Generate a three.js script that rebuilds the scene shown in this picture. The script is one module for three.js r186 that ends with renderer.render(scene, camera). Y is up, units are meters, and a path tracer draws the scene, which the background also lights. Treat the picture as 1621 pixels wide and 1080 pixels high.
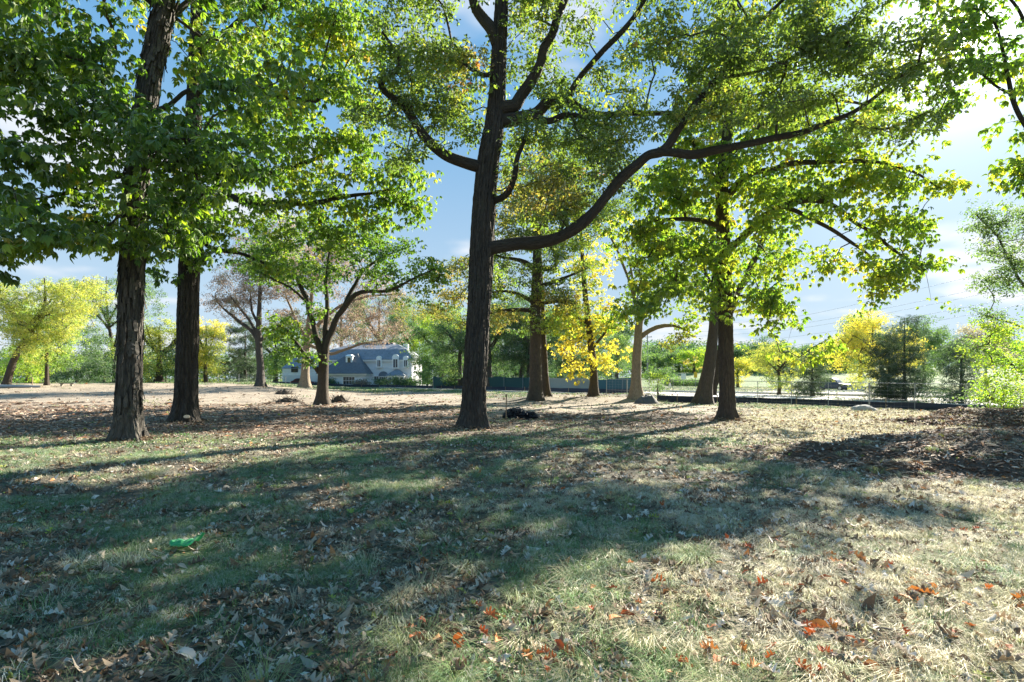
import * as THREE from 'three';
import { mergeGeometries, mergeVertices } from 'three/addons/utils/BufferGeometryUtils.js';
import { ImprovedNoise } from 'three/addons/math/ImprovedNoise.js';
import { MarchingCubes } from 'three/addons/objects/MarchingCubes.js';

// ───────────────────────── camera, sky, sun, exposure ─────────────────────────
const F = 850, HX = 810.5, HY = 600, EYE = 1.6;            // focal length and horizon of the 1621 x 1080 photograph
const scene = new THREE.Scene();
const camera = new THREE.PerspectiveCamera(2 * Math.atan(600 / F) * 180 / Math.PI, 1621 / 1080, 0.05, 4000);
camera.position.set(0, EYE, 0); camera.lookAt(0, EYE, -10);
camera.setViewOffset(1621, 1200, 0, 0, 1621, 1080);
const renderer = new THREE.WebGLRenderer({ antialias: true });
renderer.toneMapping = THREE.LinearToneMapping;
renderer.toneMappingExposure = 4.1;
renderer.shadowMap.enabled = true;

const SUN = new THREE.Vector3(790, 600, -935).normalize();  // towards the sun
const sun = new THREE.DirectionalLight(new THREE.Color(1, 0.93, 0.8), 5);
sun.position.copy(SUN).multiplyScalar(120); sun.castShadow = true; sun.shadow.mapSize.set(4096, 4096);
Object.assign(sun.shadow.camera, { left: -70, right: 70, top: 70, bottom: -70, near: 1, far: 320 });
scene.add(sun, sun.target);

const NZ = new ImprovedNoise();
const n3 = (x, y, z) => NZ.noise(x + 31.7, y + 11.3, z + 57.1);
function fbm(x, y, z, o = 4) { let s = 0, a = 0.5; for (let i = 0; i < o; i++) { s += a * n3(x, y, z); x *= 2.03; y *= 2.03; z *= 2.03; a *= 0.5; } return s; }
const ss = (a, b, x) => { const t = Math.min(1, Math.max(0, (x - a) / (b - a))); return t * t * (3 - 2 * t); };
const mixc = (a, b, t) => [a[0] + (b[0] - a[0]) * t, a[1] + (b[1] - a[1]) * t, a[2] + (b[2] - a[2]) * t];
function rng(seed) { let a = seed >>> 0; return () => { a = (a + 0x6D2B79F5) | 0; let t = Math.imul(a ^ (a >>> 15), 1 | a); t = (t + Math.imul(t ^ (t >>> 7), 61 | t)) ^ t; return ((t ^ (t >>> 14)) >>> 0) / 4294967296; }; }

{ // sky: blue air, paler towards the horizon and the sun, with soft autumn cumulus
  const W = 2048, Hh = 1024, data = new Float32Array(W * Hh * 4), k = 0.245;
  for (let j = 0; j < Hh; j++) for (let i = 0; i < W; i++) {
    const el = ((j + 0.5) / Hh - 0.5) * Math.PI, az = ((i + 0.5) / W - 0.5) * 2 * Math.PI;
    const y = Math.sin(el), c = Math.cos(el), x = c * Math.cos(az), z = c * Math.sin(az);
    const e = Math.max(0, y);
    let col = mixc([0.68, 0.84, 0.96], [0.115, 0.40, 0.77], Math.pow(ss(0, 0.7, e), 0.62));
    if (y > 0) {
      const s = 1 / (y + 0.10), cx = x * s, cz = z * s;
      const f = fbm(cx * 0.9 + 4.2, 3.1, cz * 1.25 - 1.3, 6) + 0.28 * fbm(cx * 3.1, 7.7, cz * 3.6, 4);
      const cl = ss(0.04, 0.34, f - 0.07 + 0.14 * (1 - ss(0.02, 0.3, y)) - 0.13 * ss(0.28, 0.5, y));
      col = mixc(col, [1.0, 1.02, 1.06], cl * 0.8);
    } else col = [0.35, 0.36, 0.33];
    const ca = x * SUN.x + y * SUN.y + z * SUN.z, g = 0.5 * Math.pow(Math.max(0, ca), 24) + 2.0 * Math.pow(Math.max(0, ca), 320) + 40 * Math.pow(Math.max(0, ca), 9000);
    const q = (j * W + i) * 4;
    data[q] = (col[0] + g) * k; data[q + 1] = (col[1] + g * 0.97) * k; data[q + 2] = (col[2] + g * 0.9) * k; data[q + 3] = 1;
  }
  const t = new THREE.DataTexture(data, W, Hh, THREE.RGBAFormat, THREE.FloatType);
  t.mapping = THREE.EquirectangularReflectionMapping; t.magFilter = t.minFilter = THREE.LinearFilter; t.wrapS = THREE.RepeatWrapping; t.needsUpdate = true;
  scene.background = t; scene.environment = t;
}

// ───────────────────────── helpers ─────────────────────────
const V = (x, y, z) => new THREE.Vector3(x, y, z);
const P = (px, py, d) => V((px - HX) / F * d, EYE + (HY - py) / F * d, -d);
const toPx = (p) => { const d = -p.z; return d > 0.3 ? [HX + F * p.x / d, HY - F * (p.y - EYE) / d] : null; };
const used = {};
function numbered(n) { used[n] = (used[n] || 0) + 1; return used[n] === 1 ? n : n + '_' + String(used[n] - 1).padStart(3, '0'); }
function shade(o) { o.traverse((m) => { if (m.isMesh) { m.castShadow = true; m.receiveShadow = true; } }); }
function tag(o, label, category, group, kind) { if (label) o.userData.label = label; if (category) o.userData.category = category; if (group) o.userData.group = group; if (kind) o.userData.kind = kind; return o; }
function top(o, name, label, category, group) { o.name = numbered(name); tag(o, label, category, group); scene.add(o); return o; }
function group(name, label, category, grp, pos) { const g = new THREE.Group(); if (pos) g.position.copy(pos); return top(g, name, label, category, grp); }
function part(geo, mat, name, parent, kind) { const m = new THREE.Mesh(geo, mat); m.name = name; if (kind) m.userData.kind = kind; parent.add(m); return m; }
function structure(geo, mat, name) { const m = new THREE.Mesh(geo, mat); m.name = numbered(name); m.userData.kind = 'structure'; scene.add(m); return m; }
function box(w, h, d, x = 0, y = 0, z = 0, ry = 0) { const g = new THREE.BoxGeometry(w, h, d); if (ry) g.rotateY(ry); g.translate(x, y, z); return g; }
function inPoly(x, y, p) { let c = false; for (let i = 0, j = p.length - 1; i < p.length; j = i++) if ((p[i][1] > y) !== (p[j][1] > y) && x < (p[j][0] - p[i][0]) * (y - p[i][1]) / (p[j][1] - p[i][1]) + p[i][0]) c = !c; return c; }

// height of the ground
function H(x, z) {
  const d = -z, r = Math.hypot(x, z), a = x / Math.max(d, 1);
  let h = (0.05 * n3(x * 0.35, 0, z * 0.35) + 0.022 * n3(x * 1.3, 2, z * 1.3)) * (1 - ss(22, 38, r));
  if (d > 0) {
    h += 1.0 * ss(36, 70, d) * (1 - ss(82, 125, d)) * ss(0.27, 0.5, -a);
    h += 0.28 * ss(35.5, 38, d + 2.5 * n3(x * 0.25, 5, 0)) * (1 - ss(46, 58, d)) * ss(-0.03, 0.04, a) * (1 - ss(0.22, 0.32, a));
    h += 5.5 * ss(112, 200, d) * ss(0.14, 0.32, a) + 1.5 * ss(150, 500, d);
  }
  return h;
}
function groundAt(px, py) { // where the pixel's ray meets the ground
  let d = 2; for (; d < 300; d += 0.02 + d * 0.002) { const p = P(px, py, d); if (p.y <= H(p.x, p.z)) break; }
  const p = P(px, py, d); p.y = H(p.x, p.z); return p;
}
const onGround = (px, d) => { const p = P(px, HY, d); p.y = H(p.x, p.z); return p; };

// textures
function tex(w, h, fn, srgb) {
  const a = new Uint8Array(w * h * 4);
  for (let j = 0; j < h; j++) for (let i = 0; i < w; i++) { const c = fn(i / w, j / h), q = (j * w + i) * 4; for (let k = 0; k < 3; k++) a[q + k] = Math.max(0, Math.min(255, 255 * c[k])); a[q + 3] = 255; }
  const t = new THREE.DataTexture(a, w, h); t.magFilter = THREE.LinearFilter; t.minFilter = THREE.LinearFilter; t.wrapS = t.wrapT = THREE.RepeatWrapping; if (srgb) t.colorSpace = THREE.SRGBColorSpace; t.needsUpdate = true; return t;
}
// tiling noise on a torus-like blend
function tile(u, v, f, seed) { // periodic value by blending four shifted copies
  const s = (a, b) => fbm(a * f, seed, b * f, 5), a = u, b = v;
  return (s(a, b) * (1 - u) * (1 - v) + s(a - 1, b) * u * (1 - v) + s(a, b - 1) * (1 - u) * v + s(a - 1, b - 1) * u * v) / Math.sqrt((1 - u) ** 2 * (1 - v) ** 2 + u * u * (1 - v) ** 2 + (1 - u) ** 2 * v * v + u * u * v * v + 1e-6) * 0.9;
}
const std = (c, rough = 0.9, o = {}) => { const m = new THREE.MeshStandardMaterial({ roughness: rough, ...o }); m.color.setRGB(...c); return m; };

const groundMap = tex(512, 512, (u, v) => { const a = tile(u, v, 24, 1.5), b = tile(u, v, 7, 9.1), k = 0.78 + 0.75 * a + 0.25 * b; return [k, k * 0.985, k * 0.96]; }, false);
const groundBump = tex(512, 512, (u, v) => { const k = 0.5 + 0.9 * tile(u, v, 30, 4.5); return [k, k, k]; }, false);
// bark: narrow upright plates; u runs once round the trunk
function barkHeight(u, v, fu, fv, seed) {
  const a = u * 2 * Math.PI, R = fu / (2 * Math.PI), w = 0.55 * n3(Math.cos(a) * R * 0.5, Math.sin(a) * R * 0.5, v * fv * 1.7 + seed);
  const b = 1 - Math.abs(n3(Math.cos(a) * R + w, Math.sin(a) * R + w, v * fv + seed)) * 2.2;
  return b;                                               // near 1 on the crack lines
}
const barkTex = (fu, fv, seed) => {
  const bump = tex(512, 512, (u, v) => { const vv = Math.abs(v * 2 - 1), k = 1 - ss(0.45, 0.95, barkHeight(u, vv, fu, fv, seed)) + 0.5 * fbm(Math.cos(u * 6.283) * 9, Math.sin(u * 6.283) * 9, vv * 14, 3); return [k * 0.7, k * 0.7, k * 0.7]; });
  const col = tex(512, 512, (u, v) => { const vv = Math.abs(v * 2 - 1), a = u * 6.283, k = 0.85 + 0.95 * fbm(Math.cos(a) * 12, Math.sin(a) * 12, vv * 7 + seed, 4), l = ss(0.08, 0.4, fbm(Math.cos(a) * 3, Math.sin(a) * 3, vv * 4 + seed * 3, 4)); return [k + 0.06 * l, k + 0.16 * l, k * 0.97 + 0.04 * l]; });
  return { bump, col };
};
const bt1 = barkTex(46, 3.2, 3), bt2 = barkTex(60, 5, 8);
const barkMat = (c, t, scale = 0.02) => std(c, 0.92, { map: t.col, bumpMap: t.bump, bumpScale: scale });
const barkDark = barkMat([0.072, 0.058, 0.046], bt1, 0.04), barkGrey = barkMat([0.1, 0.087, 0.074], bt1, 0.04), barkPale = barkMat([0.3, 0.23, 0.16], bt2, 0.015), barkMid = barkMat([0.088, 0.067, 0.05], bt2, 0.025);
const twigMat = std([0.055, 0.043, 0.032], 0.95);
const twigGrey = std([0.2, 0.17, 0.14], 0.95);

// ───────────────────────── tubes (trunks, limbs, twigs) ─────────────────────────
function tube(pts, rad, rows, segs, disp) { // pts Vector3[], rad number[]
  const curve = new THREE.CatmullRomCurve3(pts, false, 'centripetal');
  const pos = [], uv = [], idx = []; let N = V(1, 0, 0), len = 0, prev = null;
  for (let j = 0; j <= rows; j++) {
    const t = j / rows, p = curve.getPoint(t), T = curve.getTangent(t);
    const q = t * (rad.length - 1), i0 = Math.min(rad.length - 2, Math.floor(q)), r = rad[i0] + (rad[i0 + 1] - rad[i0]) * (q - i0);
    if (j === 0) N = Math.abs(T.x) > 0.9 ? V(0, 0, 1) : V(1, 0, 0);
    N.addScaledVector(T, -N.dot(T)).normalize(); const B = V().crossVectors(T, N);
    if (prev) len += p.distanceTo(prev); prev = p;
    for (let i = 0; i <= segs; i++) {
      const u = i / segs, a = u * 2 * Math.PI, k = disp ? disp(u % 1, len, r, p) : r, c = Math.cos(a) * k, s = Math.sin(a) * k;
      pos.push(p.x + N.x * c + B.x * s, p.y + N.y * c + B.y * s, p.z + N.z * c + B.z * s); uv.push(u, len / 2.4);
    }
  }
  const w = segs + 1; for (let j = 0; j < rows; j++) for (let i = 0; i < segs; i++) { const a = j * w + i; idx.push(a, a + 1, a + w, a + 1, a + w + 1, a + w); }
  const g = new THREE.BufferGeometry(); g.setAttribute('position', new THREE.Float32BufferAttribute(pos, 3)); g.setAttribute('uv', new THREE.Float32BufferAttribute(uv, 2)); g.setIndex(idx); g.computeVertexNormals();
  const nn = g.attributes.normal; for (let j = 0; j <= rows; j++) { const a = j * w, b = a + segs, x = nn.getX(a) + nn.getX(b), y = nn.getY(a) + nn.getY(b), z = nn.getZ(a) + nn.getZ(b), l = Math.hypot(x, y, z) || 1; nn.setXYZ(a, x / l, y / l, z / l); nn.setXYZ(b, x / l, y / l, z / l); }
  return g;
}
class Wood { // many thin branches joined into one part
  constructor() { this.p = []; this.n = []; this.uv = []; this.i = []; }
  add(pts, rad, segs) {
    const m = pts.length; let N = V(0.37, 0.1, 0.92), base = this.p.length / 3;
    for (let j = 0; j < m; j++) {
      const T = V().subVectors(pts[Math.min(m - 1, j + 1)], pts[Math.max(0, j - 1)]); if (T.lengthSq() < 1e-9) T.set(0, 1, 0); T.normalize();
      N.addScaledVector(T, -N.dot(T)); if (N.lengthSq() < 1e-5) N.set(T.y, -T.x, 0.1); N.normalize(); const B = V().crossVectors(T, N);
      for (let i = 0; i < segs; i++) { const a = i / segs * 6.28318, c = Math.cos(a), s = Math.sin(a), x = N.x * c + B.x * s, y = N.y * c + B.y * s, z = N.z * c + B.z * s; this.p.push(pts[j].x + x * rad[j], pts[j].y + y * rad[j], pts[j].z + z * rad[j]); this.n.push(x, y, z); this.uv.push(i / segs, j * 0.1); }
    }
    for (let j = 0; j < m - 1; j++) for (let i = 0; i < segs; i++) { const a = base + j * segs + i, b = base + j * segs + (i + 1) % segs; this.i.push(a, b, a + segs, b, b + segs, a + segs); }
  }
  build() { const g = new THREE.BufferGeometry(); g.setAttribute('position', new THREE.Float32BufferAttribute(this.p, 3)); g.setAttribute('normal', new THREE.Float32BufferAttribute(this.n, 3)); g.setAttribute('uv', new THREE.Float32BufferAttribute(this.uv, 2)); g.setIndex(this.i); return g; }
}

// ───────────────────────── leaves ─────────────────────────
// one leaf blade along +x: outline half-widths at stations along the length, folded along the midrib and curled down
function blade(len, stations, fold, curl, twist = 0) {
  const pos = [], idx = [], m = stations.length;
  for (let i = 0; i < m; i++) {
    const [t, w] = stations[i], x = t * len, y = -curl * t * t * len, hw = w * len, tw = twist * t;
    pos.push(x, y, 0, x, y + hw * (fold + tw), hw, x, y + hw * (fold - tw), -hw);
  }
  for (let i = 0; i < m - 1; i++) { const a = i * 3, b = a + 3; idx.push(a, a + 1, b, a + 1, b + 1, b, a, b, a + 2, a + 2, b, b + 2); }
  const g = new THREE.BufferGeometry(); g.setAttribute('position', new THREE.Float32BufferAttribute(pos, 3)); g.setIndex(idx); return g;
}
const OVAL = [[0, 0.015], [0.28, 0.17], [0.6, 0.2], [1, 0]];
const OAK = [[0, 0.02], [0.2, 0.1], [0.3, 0.22], [0.42, 0.12], [0.58, 0.33], [0.72, 0.16], [0.88, 0.2], [1, 0.02]];
const LOBED = [...Array(19)].map((_, i) => { const t = i / 18; return [t, t === 0 ? 0.01 : (0.06 + 0.27 * Math.sin(Math.PI * Math.pow(t, 0.8))) * (0.62 + 0.38 * Math.cos((t - 0.06) * 6.283 * 3.6)) * (t > 0.97 ? 0.45 : 1)]; });
const OAK_FINE = [[0, 0.012], [0.12, 0.05], [0.2, 0.17], [0.26, 0.2], [0.33, 0.08], [0.42, 0.1], [0.5, 0.3], [0.58, 0.33], [0.63, 0.13], [0.72, 0.12], [0.8, 0.24], [0.88, 0.2], [0.92, 0.1], [1, 0.015]];
const MAPLE = [[0, 0.03], [0.1, 0.42], [0.34, 0.3], [0.5, 0.5], [0.66, 0.22], [1, 0]];
const SMALL = [[0, 0.02], [0.4, 0.3], [1, 0]];
function sprig(seed, n, len, stations, spread, droop, stem) {
  const r = rng(seed), gs = [], e = new THREE.Euler(), m = new THREE.Matrix4(), q = new THREE.Quaternion();
  for (let i = 0; i < n; i++) {
    const g = blade(len * (0.75 + 0.5 * r()), stations, 0.15 + 0.35 * r(), 0.1 + 0.45 * r(), (r() - 0.5) * 0.3);
    e.set((r() - 0.5) * 1.4, (i / n) * 6.283 + (r() - 0.5) * 0.8, -droop * (0.3 + r()), 'YXZ'); q.setFromEuler(e);
    const off = V(spread * (0.1 + 0.5 * r()), (r() - 0.5) * spread * 0.8, 0).applyEuler(new THREE.Euler(0, e.y, 0));
    m.compose(off, q, V(1, 1, 1)); g.applyMatrix4(m); gs.push(g);
  }
  const g = mergeGeometries(gs); g.computeVertexNormals(); return g;
}
function fan(seed, n, len, stations) { // a compound leaf: leaflets spread like a hand, hanging a little
  const r = rng(seed), gs = [], m = new THREE.Matrix4(), q = new THREE.Quaternion();
  for (let c = 0; c < 2; c++) {
    const a0 = c * 2.6 + r(), o = V(Math.cos(a0), 0, Math.sin(a0)).multiplyScalar(0.08);
    for (let i = 0; i < n; i++) {
      const t = (i - (n - 1) / 2) / n, g = blade(len * (1.15 - 0.9 * Math.abs(t)) * (0.85 + 0.3 * r()), stations, 0.2 + 0.3 * r(), 0.25 + 0.4 * r());
      q.setFromEuler(new THREE.Euler((r() - 0.5) * 0.9, -a0 + t * 3.0, -0.35 - 0.5 * r(), 'YXZ')); m.compose(o, q, V(1, 1, 1)); g.applyMatrix4(m); gs.push(g);
    }
  }
  const g = mergeGeometries(gs); g.computeVertexNormals(); return g;
}
const SPRIG = {
  hickory: [fan(3, 5, 0.2, OVAL), fan(5, 5, 0.17, OVAL)],
  oak: [sprig(11, 7, 0.15, OAK, 0.2, 0.5), sprig(12, 7, 0.14, OAK, 0.22, 0.3)],
  maple: [sprig(21, 6, 0.15, MAPLE, 0.22, 0.7), sprig(22, 6, 0.16, MAPLE, 0.2, 0.5)],
  small: [sprig(31, 11, 0.08, SMALL, 0.24, 0.4), sprig(32, 11, 0.085, SMALL, 0.26, 0.4)],
  far: [sprig(41, 12, 0.17, SMALL, 0.5, 0.5), sprig(42, 12, 0.18, SMALL, 0.5, 0.3)],
  needle: [sprig(51, 16, 0.34, [[0, 0.03], [0.5, 0.05], [1, 0.01]], 0.22, 0.35), sprig(52, 16, 0.32, [[0, 0.03], [0.5, 0.05], [1, 0.01]], 0.25, 0.1)],
};
function areaOf(g) { const p = g.attributes.position, ix = g.index.array; let s = 0; const a = V(), b = V(), c = V(); for (let i = 0; i < ix.length; i += 3) { a.fromBufferAttribute(p, ix[i]); b.fromBufferAttribute(p, ix[i + 1]).sub(a); c.fromBufferAttribute(p, ix[i + 2]).sub(a); s += b.cross(c).length() / 2; } return s; }
const SAREA = {}; for (const k in SPRIG) SAREA[k] = areaOf(SPRIG[k][0]);
const leafMat = new THREE.MeshPhysicalMaterial({ color: 0xffffff, roughness: 1, side: THREE.DoubleSide, transmission: 0.68, thickness: 0, clearcoat: 0.15, clearcoatRoughness: 0.35 });
const leafMatFar = new THREE.MeshPhysicalMaterial({ color: 0xffffff, roughness: 1, side: THREE.DoubleSide, transmission: 0.6, thickness: 0 });
const PAL = {
  deep: [[3.5, [0.085, 0.19, 0.012]], [3.5, [0.16, 0.29, 0.014]], [2, [0.3, 0.42, 0.02]], [0.35, [0.58, 0.48, 0.03]]],
  hick: [[3.5, [0.13, 0.26, 0.018]], [3.2, [0.24, 0.38, 0.024]], [2, [0.44, 0.5, 0.035]], [0.5, [0.62, 0.48, 0.035]]],
  oak: [[4, [0.12, 0.2, 0.022]], [3.2, [0.21, 0.3, 0.03]], [1.6, [0.4, 0.41, 0.04]], [0.35, [0.46, 0.3, 0.05]], [0.08, [0.5, 0.16, 0.03]]],
  rust: [[3.5, [0.16, 0.22, 0.03]], [3, [0.33, 0.31, 0.045]], [1.6, [0.42, 0.29, 0.055]], [0.25, [0.5, 0.2, 0.04]]],
  maple: [[3, [0.16, 0.3, 0.02]], [4, [0.3, 0.42, 0.025]], [2.2, [0.5, 0.52, 0.035]], [0.5, [0.66, 0.5, 0.035]]],
  yellow: [[1.5, [0.4, 0.45, 0.04]], [4, [0.74, 0.66, 0.06]], [1.5, [0.78, 0.6, 0.06]], [0.15, [0.6, 0.3, 0.04]]],
  yellowgreen: [[3, [0.3, 0.4, 0.04]], [3, [0.55, 0.56, 0.07]], [1, [0.15, 0.27, 0.03]]],
  pink: [[3, [0.27, 0.19, 0.13]], [2, [0.4, 0.29, 0.21]], [2, [0.22, 0.23, 0.1]]],
  dark: [[3, [0.06, 0.13, 0.035]], [2, [0.1, 0.19, 0.04]], [0.9, [0.2, 0.28, 0.06]]],
  mid: [[3, [0.1, 0.19, 0.04]], [2, [0.17, 0.29, 0.05]], [1.2, [0.32, 0.4, 0.07]]],
  bright: [[3, [0.28, 0.48, 0.03]], [3, [0.42, 0.55, 0.03]], [1, [0.16, 0.33, 0.03]]],
  small: [[3, [0.11, 0.2, 0.04]], [2, [0.18, 0.28, 0.06]], [0.6, [0.35, 0.38, 0.06]]],
  pine: [[3, [0.045, 0.085, 0.03]], [2, [0.07, 0.115, 0.04]]],
  straw: [[1, [0.4, 0.36, 0.2]]],
};
function pick(pal, t) { let s = 0; for (const [w] of pal) s += w; t *= s; for (const [w, c] of pal) { if (t < w) return c; t -= w; } return pal[0][1]; }

// openings in the canopy: where open sky shows through the near crowns, and where the sun comes through to the ground, few twigs grow
const GAPS = [[710, 300, 42, 62, 0.97], [690, 372, 42, 40, 0.95], [722, 40, 24, 24, 0.9], [620, 55, 20, 22, 0.7], [22, 200, 22, 24, 0.8], [70, 262, 16, 34, 0.85], [105, 345, 20, 26, 0.8], [104, 405, 26, 34, 0.9], [48, 30, 16, 24, 0.7],
  [300, 14, 16, 14, 0.7], [520, 165, 20, 40, 0.8], [900, 95, 22, 26, 0.8], [965, 45, 40, 26, 0.75], [1030, 112, 32, 26, 0.8], [545, 250, 16, 22, 0.6], [606, 240, 10, 34, 0.7], [1548, 270, 44, 90, 1], [1530, 150, 22, 24, 0.9], [1585, 300, 50, 40, 0.9], [1535, 400, 16, 80, 0.9],
  [1295, 465, 34, 46, 0.8], [1400, 520, 90, 34, 0.95], [985, 425, 16, 60, 0.85], [960, 380, 16, 26, 0.6], [1060, 505, 30, 36, 0.8], [1010, 530, 12, 20, 0.5]];
const OPENINGS = [ // [patch of ground that the sun reaches, share of the twigs missing on the way to the sun]
  [[[300, 1090], [620, 1012], [900, 940], [1060, 885], [1200, 838], [1330, 792], [1400, 762], [1470, 760], [1560, 790], [1800, 820], [2600, 1090]], 0.88],
  [[[1180, 668], [1300, 690], [1621, 706], [2400, 716], [2400, 628], [1300, 636], [1040, 634], [1060, 650]], 0.93],
  [[[1310, 702], [1400, 698], [1800, 712], [1800, 760], [1400, 752]], 0.88],
  [[[-300, 612], [740, 611], [740, 632], [540, 634], [240, 645], [-300, 640]], 0.82],
  [[[430, 662], [720, 650], [720, 660], [420, 676]], 0.8],
  [[[-50, 700], [170, 686], [180, 692], [-50, 712]], 0.8],
  [[[230, 690], [520, 676], [520, 686], [240, 704]], 0.7],
  [[[840, 735], [960, 702], [1000, 704], [900, 745]], 0.9],
  [[[940, 770], [1130, 735], [1180, 752], [1010, 782]], 0.85],
  [[[1090, 690], [1180, 684], [1280, 712], [1200, 735]], 0.7],
  [[[-100, 960], [180, 915], [200, 928], [-60, 990]], 0.85],
  [[[110, 790], [230, 766], [230, 776], [120, 802]], 0.9],
  [[[340, 785], [450, 765], [450, 775], [350, 796]], 0.9],
];
const LEAFY = [[[1490, 800], [1621, 790], [1621, 850], [1500, 840]], [[1230, 1000], [1330, 985], [1420, 1040], [1380, 1090], [1260, 1090]]];
const keepOut = (p, r) => {
  const t = -1, q = toPx(p);
  if (q) for (const [x, y, rx, ry, k] of GAPS) { const a = ((q[0] - x) / rx) ** 2 + ((q[1] - y) / ry) ** 2; if (a < 1 && r() < k * (a < 0.7 ? 1 : 0.7)) return true; }
  const s = p.y / SUN.y, g = V(p.x - SUN.x * s, 0, p.z - SUN.z * s), w = toPx(g);
  if (w && w[1] < 2000) { for (const D of LEAFY) if (inPoly(w[0], w[1], D)) return false; for (const [poly, k] of OPENINGS) if (inPoly(w[0], w[1], poly) && r() < k) return true; }
  return false;
};

// ───────────────────────── trees ─────────────────────────
// o: { name, label, group, base, d, trunk: [[px, py, width px, depth offset]...], limbs: [...same...], blobs: [[px, py, rx, ry, depth offset, rd, palette]...] }
function tree(o) {
  const r = rng(o.seed), d0 = o.base ? -o.base.z : o.d, m1 = 1 / F;
  const base = o.base || onGround(o.trunk[0][0], d0);
  const g = group(o.name, o.label, o.category || 'tree', o.group, base);
  const W = (a) => P(a[0], a[1], d0 + (a[3] || 0));
  const local = (p) => p.clone().sub(base);
  const ends = [], nodes = [];                                           // skeleton for attaching twigs: { p, r, parent }
  const stem = (list, isTrunk, name) => {
    const pts = list.map(W), rad = list.map((a) => a[2] * (isTrunk ? 0.9 : 0.94) * (d0 + (a[3] || 0)) * m1 / 2);
    if (isTrunk) { pts[0].copy(base); pts[0].y -= 0.15; }
    if (!isTrunk) { // real limbs are crooked: kinks and knots every half metre
      const c0 = new THREE.CatmullRomCurve3(pts.slice(), false, 'centripetal'), n = Math.max(4, Math.round(c0.getLength() / (0.45 + d0 * 0.01))), P2 = [], R2 = [];
      for (let i = 0; i <= n; i++) { const t = i / n, q = t * (rad.length - 1), i0 = Math.min(rad.length - 2, Math.floor(q)), p = c0.getPoint(t), k = i === 0 || i === n ? 0 : Math.min(0.13, 0.045 + 0.3 * rad[i0]); p.add(V((r() - 0.5) * k * 1.4, (r() - 0.5) * k * 1.6, (r() - 0.5) * k * 1.4)); P2.push(p); R2.push((rad[i0] + (rad[i0 + 1] - rad[i0]) * (q - i0)) * (0.88 + 0.28 * r())); }
      pts.length = 0; pts.push(...P2); rad.length = 0; rad.push(...R2); ends.push(P2[P2.length - 1], P2[P2.length - 2].clone().lerp(P2[P2.length - 1], 0.3));
    }
    const curve = new THREE.CatmullRomCurve3(pts, false, 'centripetal'), L = curve.getLength();
    const near = o.fine && isTrunk, segs = near ? 112 : d0 < 30 ? (isTrunk ? 40 : 18) : (isTrunk ? 16 : 8), rows = Math.max(6, Math.min(260, Math.round(L / (near ? 0.05 : d0 < 30 ? 0.12 : 0.5))));
    const sd = o.seed * 1.7 + nodes.length * 0.1, amp = o.bark || 0.035, lobes = 5 + Math.floor(r() * 3), ph = r() * 6;
    const disp = (u, len, rr) => {
      let k = rr; const a = u * 6.28318;
      if (isTrunk) { const f = Math.exp(-Math.max(0, len - 0.1) / (0.2 + rr * 0.6)); k *= 1 + f * (0.42 + 0.28 * Math.sin(a * lobes + ph + 0.9 * Math.sin(a * 2 + ph)) + 0.5 * n3(Math.cos(a) * 1.6 + sd, Math.sin(a) * 1.6, 3)); }
      k *= 1 + 0.06 * n3(Math.cos(a) * 1.1 + sd, Math.sin(a) * 1.1, len * 0.7);
      if (near) { const c = barkHeight(u, len, o.ridges || 46, o.tall || 1.15, sd); k -= amp * ss(0.35, 0.92, c) - amp * 0.35 * n3(Math.cos(a) * 8, Math.sin(a) * 8, len * 6); }
      else if (d0 < 60) k *= 1 + 0.05 * n3(Math.cos(a) * 4 + sd, Math.sin(a) * 4, len * 1.5);
      return k;
    };
    part(tube(pts.map(local), rad, rows, segs, disp), o.mat || barkDark, name, g);
    const steps = Math.max(3, Math.round(L / 0.4)); let par = -1;
    if (!isTrunk) { let best = 1e9; nodes.forEach((n, i) => { const q = n.p.distanceTo(pts[0]); if (q < best) { best = q; par = i; } }); }
    for (let i = 0; i <= steps; i++) { const t = i / steps, q = t * (rad.length - 1), i0 = Math.min(rad.length - 2, Math.floor(q)); if (isTrunk && t < (o.bare || 0.35)) continue; nodes.push({ p: curve.getPoint(t), r: rad[i0] + (rad[i0 + 1] - rad[i0]) * (q - i0), parent: par, stem: true }); par = nodes.length - 1; }
  };
  o.trunk && stem(o.trunk, true, 'trunk');
  for (const l of o.stems || []) stem(l, true, 'trunk');
  for (const l of o.limbs || []) stem(l, false, 'limb');
  // attractors: where leafy twigs end
  const kind = o.leaf || 'far', sc = o.scale || 1, sArea = SAREA[kind] * sc * sc, cover = o.cover || 4, per = o.per || 14;
  const at = [];
  for (const b of o.blobs) {
    const [px, py, rx, ry, dd, rd, pal, dens] = b, pxm = (d0 + dd) * m1, nS = cover * (dens || 1) * Math.PI * rx * ry * pxm * pxm / sArea, n = Math.max(3, Math.round(nS / per));
    for (let i = 0, tries = 0; i < n && tries < n * 6; tries++) {
      let x, y, z; do { x = r() * 2 - 1; y = r() * 2 - 1; z = r() * 2 - 1; } while (x * x + y * y + z * z > 1);
      const p = P(px + x * rx, py + y * ry, d0 + dd); p.addScaledVector(p.clone().sub(V(0, EYE, 0)).normalize(), z * rd);
      if (p.y < 0.4 || fbm(p.x * 0.75 + o.seed, p.y * 0.9, p.z * 0.75, 2) < -0.13 || (!o.free && r() < (o.thin || 1) && keepOut(p, r))) { i += 0.25; continue; }
      at.push({ p, pal: pal || o.pal }); i++;
    }
  }
  for (const e of ends) for (let k = 0; k < 3; k++) { const q = d0 < 30 ? 0.7 : 1.1; at.push({ p: e.clone().add(V((r() - 0.5) * q, (r() - 0.35) * q * 0.7, (r() - 0.5) * q)), pal: o.pal, keep: true }); }
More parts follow.
